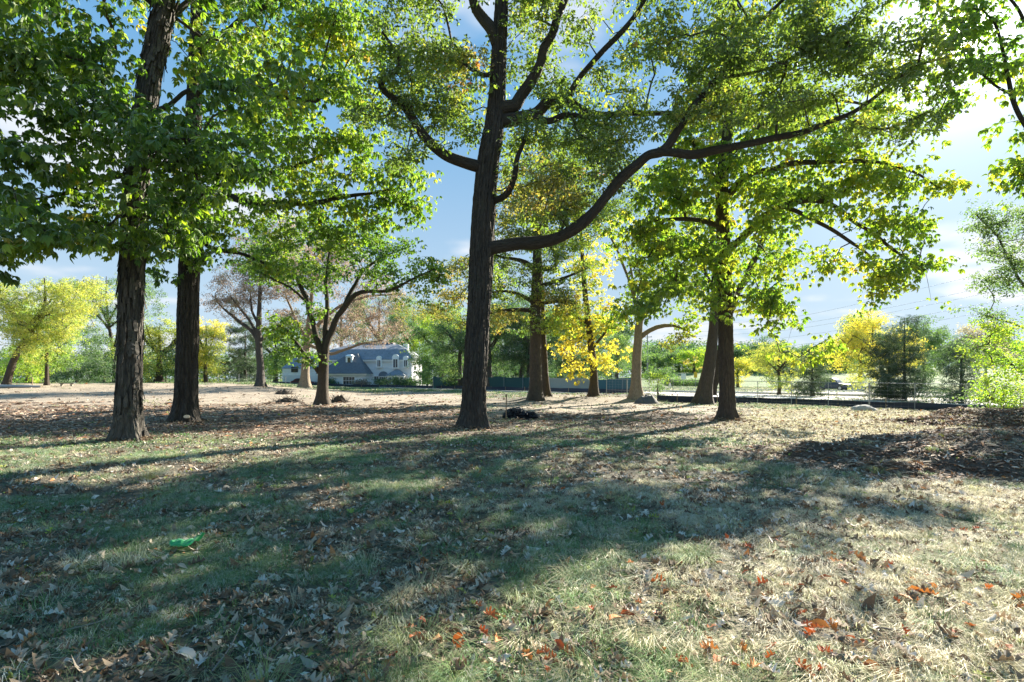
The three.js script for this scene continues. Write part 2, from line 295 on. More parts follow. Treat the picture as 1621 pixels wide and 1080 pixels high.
  const tips = []; let minR = 0.004 * Math.max(1, d0 / 30);
  if (nodes.length) {
    for (const a of at) { a.q = 1e9; for (const n of nodes) { const q = n.p.distanceToSquared(a.p); if (q < a.q) a.q = q; } }
    at.sort((a, b) => a.q - b.q);
    const step = d0 < 30 ? 0.4 : 0.9, hash = new Map(), cell = 1.6, key = (x, y, z) => x * 73856093 ^ y * 19349663 ^ z * 83492791;
    const put = (i) => { const p = nodes[i].p, k = key(Math.floor(p.x / cell), Math.floor(p.y / cell), Math.floor(p.z / cell)); (hash.get(k) || hash.set(k, []).get(k)).push(i); };
    nodes.forEach((n, i) => put(i));
    for (const a of at) {
      let best = 1e9, bi = 0; const cx = Math.floor(a.p.x / cell), cy = Math.floor(a.p.y / cell), cz = Math.floor(a.p.z / cell);
      const see = (i) => { const n = nodes[i], q = n.p.distanceToSquared(a.p) * (n.stem ? 0.85 : 1) + (n.p.y > a.p.y ? 0.15 : 0); if (q < best) { best = q; bi = i; } };
      for (let x = -1; x < 2; x++) for (let y = -1; y < 2; y++) for (let z = -1; z < 2; z++) { const l = hash.get(key(cx + x, cy + y, cz + z)); if (l) l.forEach(see); }
      if (best > cell * cell) for (let i = 0; i < nodes.length; i++) see(i);
      const s = nodes[bi], L = s.p.distanceTo(a.p), k = Math.max(1, Math.round(L / step)), up = V((r() - 0.5) * 0.25, 0.1 + 0.15 * r(), (r() - 0.5) * 0.25).multiplyScalar(L);
      let par = bi;
      for (let i = 1; i <= k; i++) { const t = i / k, p = s.p.clone().lerp(a.p, t).addScaledVector(up, Math.sin(Math.PI * t) * 0.9); if (i < k) p.add(V(r() - 0.5, r() - 0.5, r() - 0.5).multiplyScalar(0.16 * step)); nodes.push({ p, r: 0, parent: par, n: 0 }); par = nodes.length - 1; put(par); }
      tips.push(par);
    }
    for (const t of tips) { let i = t; while (i >= 0 && !nodes[i].stem) { nodes[i].n++; i = nodes[i].parent; } }
    const kids = new Map(); nodes.forEach((n, i) => { if (!n.stem) { (kids.get(n.parent) || kids.set(n.parent, []).get(n.parent)).push(i); } });
    const wood = new Wood(), rOf = (n) => Math.max(minR, Math.min(0.16, 0.0085 * Math.sqrt(n.n) * (o.thick || 1))), done = new Set();
    nodes.forEach((n, i) => {
      if (n.stem || done.has(i)) return;
      const p0 = nodes[n.parent]; if (!p0.stem && (kids.get(n.parent) || []).find((k) => nodes[k].n === Math.max(...kids.get(n.parent).map((q) => nodes[q].n))) === i) return; // carried on by its parent
      const pts = [p0.p], rad = [Math.min(p0.stem ? p0.r * 0.8 : rOf(p0), rOf(n) * 1.25)]; let c = i;
      while (c !== undefined) { done.add(c); pts.push(nodes[c].p); rad.push(rOf(nodes[c])); const ch = kids.get(c); if (!ch) break; const mx = Math.max(...ch.map((q) => nodes[q].n)); c = ch.find((q) => nodes[q].n === mx); }
      rad[rad.length - 1] = minR * 0.6;
      wood.add(pts.map(local), rad, rad[0] > 0.03 ? 7 : d0 < 30 ? 4 : 3);
    });
    if (wood.p.length) part(wood.build(), o.twig || twigMat, 'branches', g, 'stuff');
  }
  // leaves
  const spr = SPRIG[kind], lists = spr.map(() => []), R = (o.clump || 0.42) * (d0 > 30 ? 1.25 : 1), M = new THREE.Matrix4(), Q = new THREE.Quaternion(), E = new THREE.Euler();
  for (const a of at) for (let k = 0; k < per; k++) {
    const x = (r() + r() + r() - 1.5) * R * 1.25, y = (r() + r() - 1) * R * 0.62, z = (r() + r() + r() - 1.5) * R * 1.25, p = V(a.p.x + x, a.p.y + y - 0.12 * R, a.p.z + z);
    if (p.y < H(p.x, p.z) + 0.06 || (!o.free && !a.keep && r() < 0.55 * (o.thin || 1) && keepOut(p, r))) continue;
    const pal = PAL[a.pal], nz = 0.5 + 1.1 * fbm(p.x * 0.45 + o.seed, p.y * 0.45, p.z * 0.45, 3), t = Math.min(0.999, Math.max(0, 0.55 * nz + 0.62 * (r() - 0.5) + 0.22)), c = pick(pal, t), j = 0.75 + 0.5 * r();
    const s = sc * (0.6 + 0.6 * r()); E.set((r() - 0.5) * 1.5, r() * 6.283, (r() - 0.5) * 1.5, 'YXZ'); Q.setFromEuler(E); M.compose(local(p), Q, V(s, s, s));
    lists[k % spr.length].push(M.clone(), [c[0] * j, c[1] * j, c[2] * j]);
  }
  lists.forEach((l, i) => {
    const n = l.length / 2; if (!n) return; const im = new THREE.InstancedMesh(spr[i], d0 < 30 ? leafMat : leafMatFar, n); im.name = 'crown'; im.userData.kind = 'stuff';
    for (let k = 0; k < n; k++) { im.setMatrixAt(k, l[2 * k]); im.setColorAt(k, new THREE.Color().setRGB(...l[2 * k + 1])); }
    g.add(im); leafCount += n;
  });
  shade(g); return g;
}
let leafCount = 0;
//==SETTING==
// ───────────────────────── ground, road ─────────────────────────
const MULCH1 = { x: 11.6, z: -10.9, rx: 6.2, rz: 2.6, h: 0.62 }, MULCH2 = { x: 19.6, z: -19.4, rx: 5.2, rz: 2.6, h: 0.7 };
const inMound = (m, x, z) => { const a = ((x - m.x) / m.rx) ** 2 + ((z - m.z) / m.rz) ** 2; return a + 0.5 * n3(x * 0.8, 8, z * 0.8) * Math.min(1, a); };
const moundH = (m, x, z) => { const a = inMound(m, x, z); return a >= 1 ? -0.1 : m.h * Math.pow(1 - a, 0.8) * (0.85 + 0.35 * n3(x * 0.9, 3, z * 0.9)) + 0.05 * n3(x * 3.5, 1, z * 3.5) - 0.03; };
// what the ground is made of at a place: bare dirt, mulch, straw-dry grass, green grass
function soil(x, z) {
  const d = -z, r = Math.hypot(x, z), n = fbm(x * 0.35, 0, z * 0.35, 4), n2 = fbm(x * 1.6, 4, z * 1.6, 3);
  if (d < 1) return { dirt: 0, mulch: 0.2, dry: 0.3, green: 0.3 };
  const px = HX + F * x / d, py = HY + F * EYE / d;
  const band = (a, b, c, e, v) => ss(a, b, v) * (1 - ss(c, e, v));
  const wob = py + 16 * n;
  const left = 1 - ss(690, 800, px + 60 * n);
  const dirt = Math.max(left * band(617, 621, 640, 652, wob), 0.85 * band(632, 637, 650, 662, wob) * ss(720, 800, px) * (1 - ss(1120, 1260, px + 50 * n)));
  const mulch = Math.max(0.95 * left * band(636, 648, 680, 704, wob + 10 * n2), 0.9 * ss(1.5, 0.95, inMound(MULCH1, x + 0.8, z)), 0.9 * ss(1.35, 0.95, inMound(MULCH2, x, z)), 0.8 * band(650, 656, 668, 682, wob) * ss(760, 860, px) * (1 - ss(1120, 1220, px)));
  const dry = Math.max(ss(1080, 1240, px + 80 * n) * band(640, 652, 700, 712, wob), ss(0.42, 0.75, 0.5 + n + 0.5 * n2 + 0.36 * ss(900, 1500, px) - 0.27) * ss(690, 740, py));
  const green = Math.max(band(598, 604, 619, 624, wob - 5 * n) * ss(330, 450, px), ss(1000, 1120, px) * band(630, 634, 644, 650, wob), 0.9 * ss(0.08, 0.3, fbm(x * 0.5 + 9, 2, z * 0.5, 3) + 0.12) * ss(670, 710, py) * (1 - 0.3 * ss(1150, 1500, px)), ss(97, 104, d) );
  return { dirt, mulch: mulch * (1 - 0), dry, green };
}
{
  const angs = []; for (let a = -62; a <= 62.001; a += 0.36) angs.push(a); for (let a = 66; a < 298; a += 4) angs.push(a);
  const radii = [0.15]; for (let r = 0.6; r < 1900; r *= 1.026 + (r > 60 ? 0.02 : 0)) radii.push(r);
  const pos = [], col = [], uv = [], idx = [], A = angs.length;
  for (const r of radii) for (const a of angs) {
    const t = a * Math.PI / 180, x = Math.sin(t) * r, z = -Math.cos(t) * r; pos.push(x, H(x, z), z); uv.push(x / 1.6, z / 1.6);
    const s = soil(x, z), n = fbm(x * 1.1, 6, z * 1.1, 4), d = -z;
    let c = mixc([0.10, 0.085, 0.055], [0.15, 0.125, 0.085], 0.5 + n);
    if (Math.abs(x / Math.max(d, 1)) < 3 && r > 100) c = [0.1, 0.2, 0.04];
    c = mixc(c, [0.42, 0.37, 0.24], s.dry * (0.35 + 0.45 * ss(11, 16, r))); c = mixc(c, [0.13, 0.2, 0.055], Math.min(1, s.green) * 0.8); c = mixc(c, [0.44, 0.36, 0.27], s.dirt * (0.85 + 0.3 * n)); c = mixc(c, [0.17, 0.12, 0.085], s.mulch * 0.95);
    const j = 1 + 0.5 * n; col.push(c[0] * j, c[1] * j, c[2] * j);
  }
  for (let i = 0; i < radii.length - 1; i++) for (let k = 0; k < A; k++) { const a = i * A + k, b = i * A + (k + 1) % A; idx.push(a, b, a + A, b, b + A, a + A); }
  const g = new THREE.BufferGeometry(); g.setAttribute('position', new THREE.Float32BufferAttribute(pos, 3)); g.setAttribute('color', new THREE.Float32BufferAttribute(col, 3)); g.setAttribute('uv', new THREE.Float32BufferAttribute(uv, 2)); g.setIndex(idx); g.computeVertexNormals();
  if (g.attributes.normal.getY(A * 10) < 0) { const ix = g.index.array; for (let i = 0; i < ix.length; i += 3) { const t = ix[i]; ix[i] = ix[i + 1]; ix[i + 1] = t; } g.computeVertexNormals(); }
  structure(g, std([1, 1, 1], 0.97, { vertexColors: true, map: groundMap, bumpMap: groundBump, bumpScale: 0.04 }), 'ground').receiveShadow = true;
}
// the road beyond the fence runs from far ahead to near on the right
const RD = V(0.6, 0, 0.8), RN = V(0.8, 0, -0.6), R0 = onGround(1040, 47);
const roadP = (s, w, y) => { const p = R0.clone().addScaledVector(RD, s).addScaledVector(RN, w); p.y = y; return p; };
function strip(s0, s1, w0, w1, y, h) { const g = new THREE.BoxGeometry(s1 - s0, h, w1 - w0); g.rotateY(-Math.atan2(RD.z, RD.x)); const c = roadP((s0 + s1) / 2, (w0 + w1) / 2, y - h / 2); g.translate(c.x, c.y, c.z); return g; }
{
  const roadTex = tex(512, 512, (u, v) => { const k = 0.9 + 0.35 * tile(u, v, 20, 2.2) + 0.25 * tile(u, v, 4, 5.2); return [k, k, k]; });
  const pave = std([0.42, 0.41, 0.39], 0.85, { map: roadTex }), kerb = std([0.5, 0.49, 0.46], 0.85), line = std([0.78, 0.76, 0.7], 0.7), yel = std([0.6, 0.42, 0.06], 0.7);
  structure(strip(-140, 70, 0, 15, 0.06, 0.2), pave, 'road'); structure(strip(-140, 70, 18, 33, 0.06, 0.2), pave, 'road');
  structure(strip(-140, 70, -0.3, 0, 0.19, 0.3), kerb, 'kerb'); structure(strip(-140, 70, 15, 15.25, 0.19, 0.3), kerb, 'kerb'); structure(strip(-140, 70, 17.75, 18, 0.19, 0.3), kerb, 'kerb'); structure(strip(-140, 70, 33, 33.3, 0.19, 0.3), kerb, 'kerb');
  for (const w of [7.4, 25.4]) for (let s = -120; s < 60; s += 9) { const m = structure(strip(s, s + 3, w, w + 0.14, 0.066, 0.004), line, 'lane_marking'); }
  structure(strip(-140, 70, 14.2, 14.34, 0.066, 0.004), yel, 'edge_line');
}

// ───────────────────────── mulch piles ─────────────────────────
const chipGeos = [0, 1, 2].map((k) => { const r = rng(70 + k), g = new THREE.BoxGeometry(0.07 + 0.05 * k, 0.008, 0.02 + 0.006 * k, 2, 1, 1), p = g.attributes.position; for (let i = 0; i < p.count; i++) p.setXYZ(i, p.getX(i) * (0.9 + 0.2 * r()), p.getY(i) + 0.008 * Math.cos(p.getX(i) * 30), p.getZ(i) * (Math.abs(p.getX(i)) > 0.03 ? 0.5 : 1)); g.computeVertexNormals(); return g; });
const chipMat = std([1, 1, 1], 0.9);
function scatter(name, parent, geos, mat, items) { // items: [{ p, q, s, c }]
  geos.forEach((geo, i) => {
    const l = items.filter((_, k) => k % geos.length === i); if (!l.length) return;
    const im = new THREE.InstancedMesh(geo, mat, l.length), M = new THREE.Matrix4(); im.name = name; im.userData.kind = 'stuff'; im.castShadow = im.receiveShadow = true;
    l.forEach((a, k) => { M.compose(a.p, a.q, Array.isArray(a.s) ? V(...a.s) : V(a.s, a.s, a.s)); im.setMatrixAt(k, M); im.setColorAt(k, new THREE.Color().setRGB(...a.c)); }); parent.add(im);
  });
}
const eq = (x, y, z) => new THREE.Quaternion().setFromEuler(new THREE.Euler(x, y, z, 'YXZ'));
const chipCol = (r) => { const t = r(), j = 0.6 + 0.8 * r(); const c = t < 0.4 ? [0.17, 0.105, 0.07] : t < 0.75 ? [0.3, 0.2, 0.135] : t < 0.93 ? [0.48, 0.36, 0.26] : [0.36, 0.15, 0.06]; return c.map((v) => v * j); };
for (const [m, label, sd, count] of [[MULCH1, 'long low heap of brown shredded mulch on the dry grass, beside no fence', 5, 9000], [MULCH2, 'dark brown mulch heap lying before the end of the black silt fence', 6, 8000]]) {
  const g = group('mulch_pile', label, 'mulch pile', null, V(m.x, H(m.x, m.z), m.z)), r = rng(sd * 99);
  const pos = [], idx = [], uv = [], n = 90; const gy = (x, z) => H(x, z) + moundH(m, x, z);
  for (let j = 0; j <= n; j++) for (let i = 0; i <= n; i++) { const x = m.x + (i / n * 2 - 1) * m.rx * 1.25, z = m.z + (j / n * 2 - 1) * m.rz * 1.25; pos.push(x - m.x, gy(x, z) - H(m.x, m.z), z - m.z); uv.push(x, z); }
  for (let j = 0; j < n; j++) for (let i = 0; i < n; i++) { const a = j * (n + 1) + i; idx.push(a, a + n + 1, a + 1, a + 1, a + n + 1, a + n + 2); }
  const ge = new THREE.BufferGeometry(); ge.setAttribute('position', new THREE.Float32BufferAttribute(pos, 3)); ge.setAttribute('uv', new THREE.Float32BufferAttribute(uv, 2)); ge.setIndex(idx); ge.computeVertexNormals();
  part(ge, std([0.16, 0.105, 0.072], 0.95, { map: groundMap, bumpMap: groundBump, bumpScale: 0.06 }), 'heap', g);
  const items = []; for (let i = 0; i < count; i++) { const x = m.x + (r() * 2 - 1) * m.rx * 1.15, z = m.z + (r() * 2 - 1) * m.rz * 1.2; const a = inMound(m, x, z); if (a > 1 && r() < ss(1, 1.5, a)) continue; const y = Math.max(gy(x, z), H(x, z)) + 0.008; items.push({ p: V(x - m.x, y - H(m.x, m.z), z - m.z), q: eq((r() - 0.5) * 1.1, r() * 6.3, (r() - 0.5) * 0.9), s: (m === MULCH2 ? 1.5 : 1.1) * (0.7 + 0.7 * r()), c: chipCol(r) }); }
  scatter('bark_chips', g, chipGeos, chipMat, items); shade(g);
}

// ───────────────────────── the big trees ─────────────────────────
const hickory = tree({ name: 'hickory_tree', label: 'shaggy-barked tree whose peeling trunk stands alone in front of the other left trunk', seed: 101, d: 14.0, fine: true, bark: 0.03, ridges: 30, tall: 0.5, bare: 0.5, leaf: 'hickory', scale: 0.92, cover: 3.9, per: 12, clump: 0.5, pal: 'deep', mat: barkGrey,
  base: groundAt(201, 697),
  trunk: [[201, 697, 46], [202, 665, 42], [203, 630, 40], [206, 540, 38], [208, 440, 38], [213, 330, 36], [222, 230, 36], [238, 120, 35], [250, 60, 34], [262, 0, 30], [272, -80, 26], [280, -200, 18], [285, -330, 8]],
  limbs: [[[212, 275, 10], [170, 285, 8, -0.4], [120, 302, 6, -0.8], [70, 310, 4, -1.2], [20, 318, 2.5, -1.6]], [[226, 190, 10], [270, 160, 8, -0.8], [310, 140, 6, -1.4], [380, 145, 4, -1.8]], [[225, 215, 9], [180, 190, 7, -0.8], [120, 180, 5, -1.6], [70, 150, 3, -2]], [[255, 40, 12], [330, -20, 8, 0.5], [420, -60, 5, 1]], [[258, 20, 12], [180, -50, 8, -0.8], [90, -80, 5, -1.2]], [[217, 280, 8], [250, 262, 6, -1], [290, 255, 4, -1.6]], [[213, 330, 7], [240, 345, 5, -0.7], [262, 365, 3, -1]], [[212, 320, 7], [180, 350, 5, -0.8], [150, 380, 3, -1]]],
  blobs: [[200, 200, 105, 75, -1.6, 1.6], [120, 150, 90, 80, -1, 2], [300, 210, 95, 75, -1, 1.8], [250, 290, 90, 55, -1.3, 1.4], [140, 270, 80, 60, -1, 1.6], [190, 355, 62, 40, -0.9, 0.9], [110, 340, 60, 40, -0.8, 1.1], [60, 70, 100, 90, 0, 2.5, 'hick'], [370, 250, 80, 60, 0, 1.8], [330, 70, 70, 70, 0.8, 1.6, 'hick'], [420, 110, 80, 80, 0.5, 1.8, 'hick'], [170, 40, 60, 60, -0.5, 1.5], [200, -90, 170, 110, 0, 3, 'deep', 0.6], [380, -90, 130, 110, 0, 3, 'hick'], [40, -120, 140, 110, 0, 3], [280, -260, 170, 120, 0, 3], [240, 385, 26, 26, -0.8, 0.5], [300, 330, 60, 40, -0.6, 1]] });
{ // loose bark strips on its trunk
  const b = hickory.position, r = rng(77), w = new THREE.CatmullRomCurve3([[201, 697], [203, 640], [206, 540], [208, 440], [213, 330], [222, 230], [238, 120], [250, 60], [262, 0]].map((a) => P(a[0], a[1], 14.0).sub(b)));
  w.points[0].set(0, 0, 0); const gs = [];
  for (let i = 0; i < 520; i++) {
    const t = 0.015 + 0.97 * r(), c = w.getPoint(t), rad = (t < 0.06 ? 0.42 - 2.2 * t : 0.288 - 0.02 * t), a = r() * 6.283, L = 0.18 + 0.45 * r(), wd = 0.035 + 0.06 * r(), fl = 0.012 + 0.05 * r() * r() * 2, up = r() < 0.3;
    const pos = [], idx = [];
    for (let k = 0; k <= 4; k++) { const q = k / 4, out = rad + 0.004 + (up ? fl * q * q : fl * (1 - q) ** 2), p2 = w.getPoint(Math.min(1, Math.max(0, t + (q - 0.5) * L / 11.8))), tw = (wd / rad) * (0.55 + 0.45 * Math.sin(q * Math.PI)); for (const s of [-0.5, 0.5]) pos.push(p2.x + Math.cos(a + s * tw) * out, p2.y, p2.z + Math.sin(a + s * tw) * out); for (const s of [0.5, -0.5]) pos.push(p2.x + Math.cos(a + s * tw) * (out - 0.012), p2.y, p2.z + Math.sin(a + s * tw) * (out - 0.012)); }
    for (let k = 0; k < 4; k++) for (let e = 0; e < 4; e++) { const A = k * 4 + e, B = k * 4 + (e + 1) % 4; idx.push(A, B, A + 4, B, B + 4, A + 4); }
    const g = new THREE.BufferGeometry(); g.setAttribute('position', new THREE.Float32BufferAttribute(pos, 3)); g.setAttribute('uv', new THREE.Float32BufferAttribute(new Float32Array(pos.length / 3 * 2).map((_, q) => q % 2 ? pos[(q >> 1) * 3 + 1] / 2.4 : a / 6.283 + (q >> 1) % 4 * 0.01), 2)); g.setIndex(idx); gs.push(g.toNonIndexed());
  }
  const g = mergeGeometries(gs); g.computeVertexNormals(); part(g, barkGrey, 'loose_bark', hickory, 'stuff'); shade(hickory);
}
tree({ name: 'hickory_tree', label: 'second dark trunk behind the shaggy-barked one, with a pale cut scar at its foot', seed: 102, d: 20, fine: true, bark: 0.045, ridges: 28, tall: 0.6, bare: 0.55, leaf: 'hickory', scale: 0.9, cover: 3.6, per: 13, clump: 0.5, pal: 'hick', mat: barkDark,
  base: groundAt(293, 668),
  trunk: [[293, 668, 40], [294, 645, 37], [295, 600, 36], [297, 520, 35], [299, 440, 34], [301, 380, 33], [303, 300, 31], [306, 200, 27], [310, 80, 22], [312, -60, 14], [315, -200, 6]],
  limbs: [[[305, 300, 14], [345, 308, 12, 0], [410, 322, 10, -0.3], [480, 320, 8, -0.4], [550, 312, 6, -0.2], [620, 300, 3, 0]], [[306, 230, 14], [360, 262, 10, 0.5], [430, 272, 8, 0.5], [500, 250, 6, 0.5], [550, 215, 3, 0.5]], [[308, 120, 14], [345, 132, 12, -0.6], [400, 145, 9, -0.8], [465, 158, 8, -0.8], [500, 158, 6, -0.6], [530, 130, 3, -0.5]], [[303, 340, 9], [330, 388, 8, -0.3], [380, 400, 6, 0], [440, 430, 4, 0]], [[310, 80, 12], [400, 20, 9, 1], [480, -20, 6, 1.5], [560, -40, 3, 2]], [[303, 310, 9], [270, 300, 6, -0.8], [240, 320, 4, -1.2]], [[487, 155, 6, -0.7], [510, 110, 4, -0.6], [520, 70, 3, -0.6], [535, 20, 2, -0.6]]],
  blobs: [[410, 240, 90, 70, 0, 2], [500, 270, 80, 60, 0, 1.8], [580, 280, 75, 55, 0, 1.6], [640, 290, 45, 45, 0, 1.4], [360, 330, 70, 50, -0.4, 1.4], [470, 345, 80, 45, 0, 1.4], [560, 350, 80, 40, 0, 1.4], [500, 100, 70, 90, 0, 2], [440, 40, 80, 70, 1, 2], [540, 40, 55, 60, 1, 2, 'maple'], [560, 200, 50, 60, 1, 1.6, 'maple'], [270, 330, 50, 60, -1.2, 1.1, 'deep'], [320, 400, 50, 40, -0.8, 0.9, 'deep'], [255, 420, 36, 30, -0.8, 0.7, 'deep', 0.7], [640, 340, 40, 30, 0, 1], [420, 180, 60, 50, 0, 1.6], [320, -60, 180, 110, 0, 3, 'hick', 0.6], [590, 90, 45, 60, 1, 1.8, 'maple', 0.9], [480, 200, 50, 40, 0.5, 1.6], [400, 90, 60, 60, 1, 2, 'maple', 0.9], [470, -90, 140, 90, 1, 3, 'hick', 0.6], [300, -240, 160, 110, 0, 3]] });
{ // the pale scar where a root sucker was cut
  const p = groundAt(296, 671), s = group('cut_root', 'pale sawn root end at the foot of the second dark trunk', 'stump', null, p);
  const cut = new THREE.CylinderGeometry(0.11, 0.15, 0.34, 14, 3); cut.translate(0, 0.12, 0); cut.rotateX(0.45); cut.rotateZ(-0.25); part(cut, barkDark, 'bark_sleeve', s);
  const face = new THREE.CylinderGeometry(0.1, 0.105, 0.02, 14); face.translate(0, 0.3, 0); face.rotateX(0.45); face.rotateZ(-0.25); part(face, std([0.42, 0.34, 0.24], 0.85), 'cut_face', s); shade(s);
}
tree({ name: 'oak_tree', label: 'largest oak with furrowed trunk and long limbs, standing in the open grass', seed: 103, d: 17, fine: true, bark: 0.055, ridges: 32, tall: 0.65, bare: 0.45, leaf: 'oak', scale: 0.95, cover: 3.3, per: 13, clump: 0.5, pal: 'oak', mat: barkDark, thick: 1.15,
  base: groundAt(748, 680),
  trunk: [[748, 680, 47], [749, 655, 44], [751, 620, 42], [755, 540, 42], [760, 450, 42], [765, 350, 42], [771, 270, 40], [780, 215, 37], [786, 160, 31], [790, 80, 27], [794, 0, 23], [798, -90, 16], [802, -190, 8]],
  limbs: [
    [[766, 266, 22], [735, 254, 20, -0.2], [705, 240, 17, -0.4], [672, 212, 15, -0.6], [640, 172, 13, -0.8], [603, 138, 11, -1], [608, 128, 9, -1.05], [632, 104, 8, -1.1], [628, 84, 6, -1.2], [605, 50, 4, -1.4]],
    [[787, 70, 21], [775, 45, 20], [762, 22, 17], [748, -8, 13], [728, -70, 8]],
    [[786, 178, 22], [812, 165, 19], [842, 130, 17, -0.2], [862, 80, 15, -0.4], [882, 25, 13, -0.6], [905, -40, 8, -0.8], [930, -120, 4]],
    [[788, 192, 22], [815, 190, 20], [848, 178, 18, 0.2], [876, 160, 15, 0.3], [905, 165, 13, 0.4], [945, 178, 11, 0.5], [1000, 182, 10, 0.6], [1062, 179, 7, 0.8], [1110, 165, 3, 1]],
    [[835, 184, 13, 0.1], [862, 192, 12, 0], [884, 194, 10, -0.1], [897, 178, 8, -0.1], [918, 183, 7, -0.1], [950, 200, 4, -0.1]],
    [[902, 150, 11, 0.3], [928, 108, 10, 0.2], [968, 66, 9, 0.1], [1008, 22, 7, 0], [1035, -30, 4, 0]],
    [[765, 394, 24], [800, 389, 22, -0.1], [842, 383, 21, -0.3], [886, 373, 20, -0.6], [930, 350, 19, -0.9], [958, 315, 18, -1.2], [985, 281, 17, -1.4], [1018, 252, 17, -1.6], [1046, 238, 16, -1.8], [1076, 200, 13, -2], [1100, 166, 12, -2.1], [1140, 120, 10, -2.3], [1188, 52, 8, -2.6], [1230, 10, 5, -2.8], [1290, -40, 3, -3]],
    [[1040, 240, 15, -1.8], [1075, 242, 14, -1.9], [1120, 240, 13, -2.1], [1180, 229, 12, -2.4], [1245, 217, 11, -2.6], [1300, 200, 10, -2.8], [1345, 180, 8, -3], [1390, 150, 6, -3.2], [1440, 112, 5, -3.3], [1500, 90, 3, -3.4]],
    [[780, 320, 11], [808, 303, 10, -0.5], [815, 270, 8, -0.7], [828, 230, 7, -0.8], [836, 190, 4, -0.9]],
    [[790, 110, 10], [760, 118, 7, -0.4], [735, 100, 5, -0.6], [700, 80, 3, -0.6]],
    [[1340, 183, 6, -3], [1365, 200, 5, -3], [1395, 203, 4, -3], [1440, 190, 3, -3], [1480, 170, 2, -3]],
    [[1140, 120, 6, -2.3], [1180, 118, 5, -2.6], [1240, 100, 4, -3], [1300, 60, 3, -3.2]]],
  blobs: [[640, 120, 60, 60, -0.8, 1.4], [590, 165, 40, 50, -0.8, 1.1, 'oak', 0.8], [660, 190, 55, 45, -0.6, 1.3], [690, 120, 55, 60, 0, 1.6], [715, 200, 40, 40, -0.3, 1.2], [640, 250, 45, 30, -0.5, 1], [680, 60, 50, 50, 0, 1.5, 'oak', 0.8], [740, 140, 36, 55, 0.6, 1.4], [735, 80, 36, 40, 0.4, 1.2, 'rust', 0.7], [760, -70, 150, 90, 0, 3, 'oak', 0.55], [640, -30, 80, 60, 0, 2], [860, -60, 120, 80, 0, 3, 'oak', 0.55], [850, 30, 50, 50, 0.5, 1.6], [830, 100, 40, 40, 0.5, 1.3, 'oak', 0.7], [900, 130, 60, 45, 0.4, 1.6], [960, 190, 80, 40, 0.3, 1.6], [1010, 60, 50, 50, 0, 1.6, 'oak', 0.7], [1060, 100, 60, 60, -0.8, 1.8, 'oak', 0.8], [880, 215, 60, 35, 0, 1.4], [840, 290, 50, 45, 0.3, 1.2, 'rust'], [900, 300, 60, 45, -0.4, 1.4, 'rust'], [870, 350, 50, 26, -0.4, 0.9, 'oak'], [980, 240, 60, 50, -0.6, 1.5, 'oak'], [930, 270, 60, 40, 0, 1.5, 'oak'], [1090, 40, 70, 60, -1.8, 1.8], [1160, 90, 80, 70, -2.2, 1.8], [1150, 170, 80, 50, -2.2, 1.5], [1240, 60, 80, 60, -2.6, 1.8], [1240, 150, 80, 60, -2.6, 1.5], [1320, 110, 80, 70, -2.9, 1.6], [1330, 30, 80, 60, -2.9, 1.8], [1400, 90, 70, 60, -3.2, 1.5], [1450, 40, 60, 50, -3.3, 1.5, 'oak', 0.8], [1480, 120, 45, 40, -3.3, 1.2, 'oak', 0.6], [1420, 190, 60, 36, -3, 1.2], [1200, -50, 140, 70, -2.6, 2.5, 'oak', 0.55], [1360, -60, 110, 60, -3, 2.5, 'oak', 0.55], [1030, -60, 100, 60, -1, 2.5, 'oak', 0.55], [930, 50, 50, 45, 0.4, 1.6, 'oak', 0.8], [990, 130, 50, 36, 0.3, 1.5, 'oak', 0.8], [1080, 170, 50, 40, -1, 1.5, 'oak', 0.9], [810, 240, 30, 36, 0.4, 1, 'oak', 0.8], [800, -190, 180, 90, 0, 3, 'oak', 0.5], [780, 420, 20, 12, 0.4, 0.5, 'oak', 0.5]] });
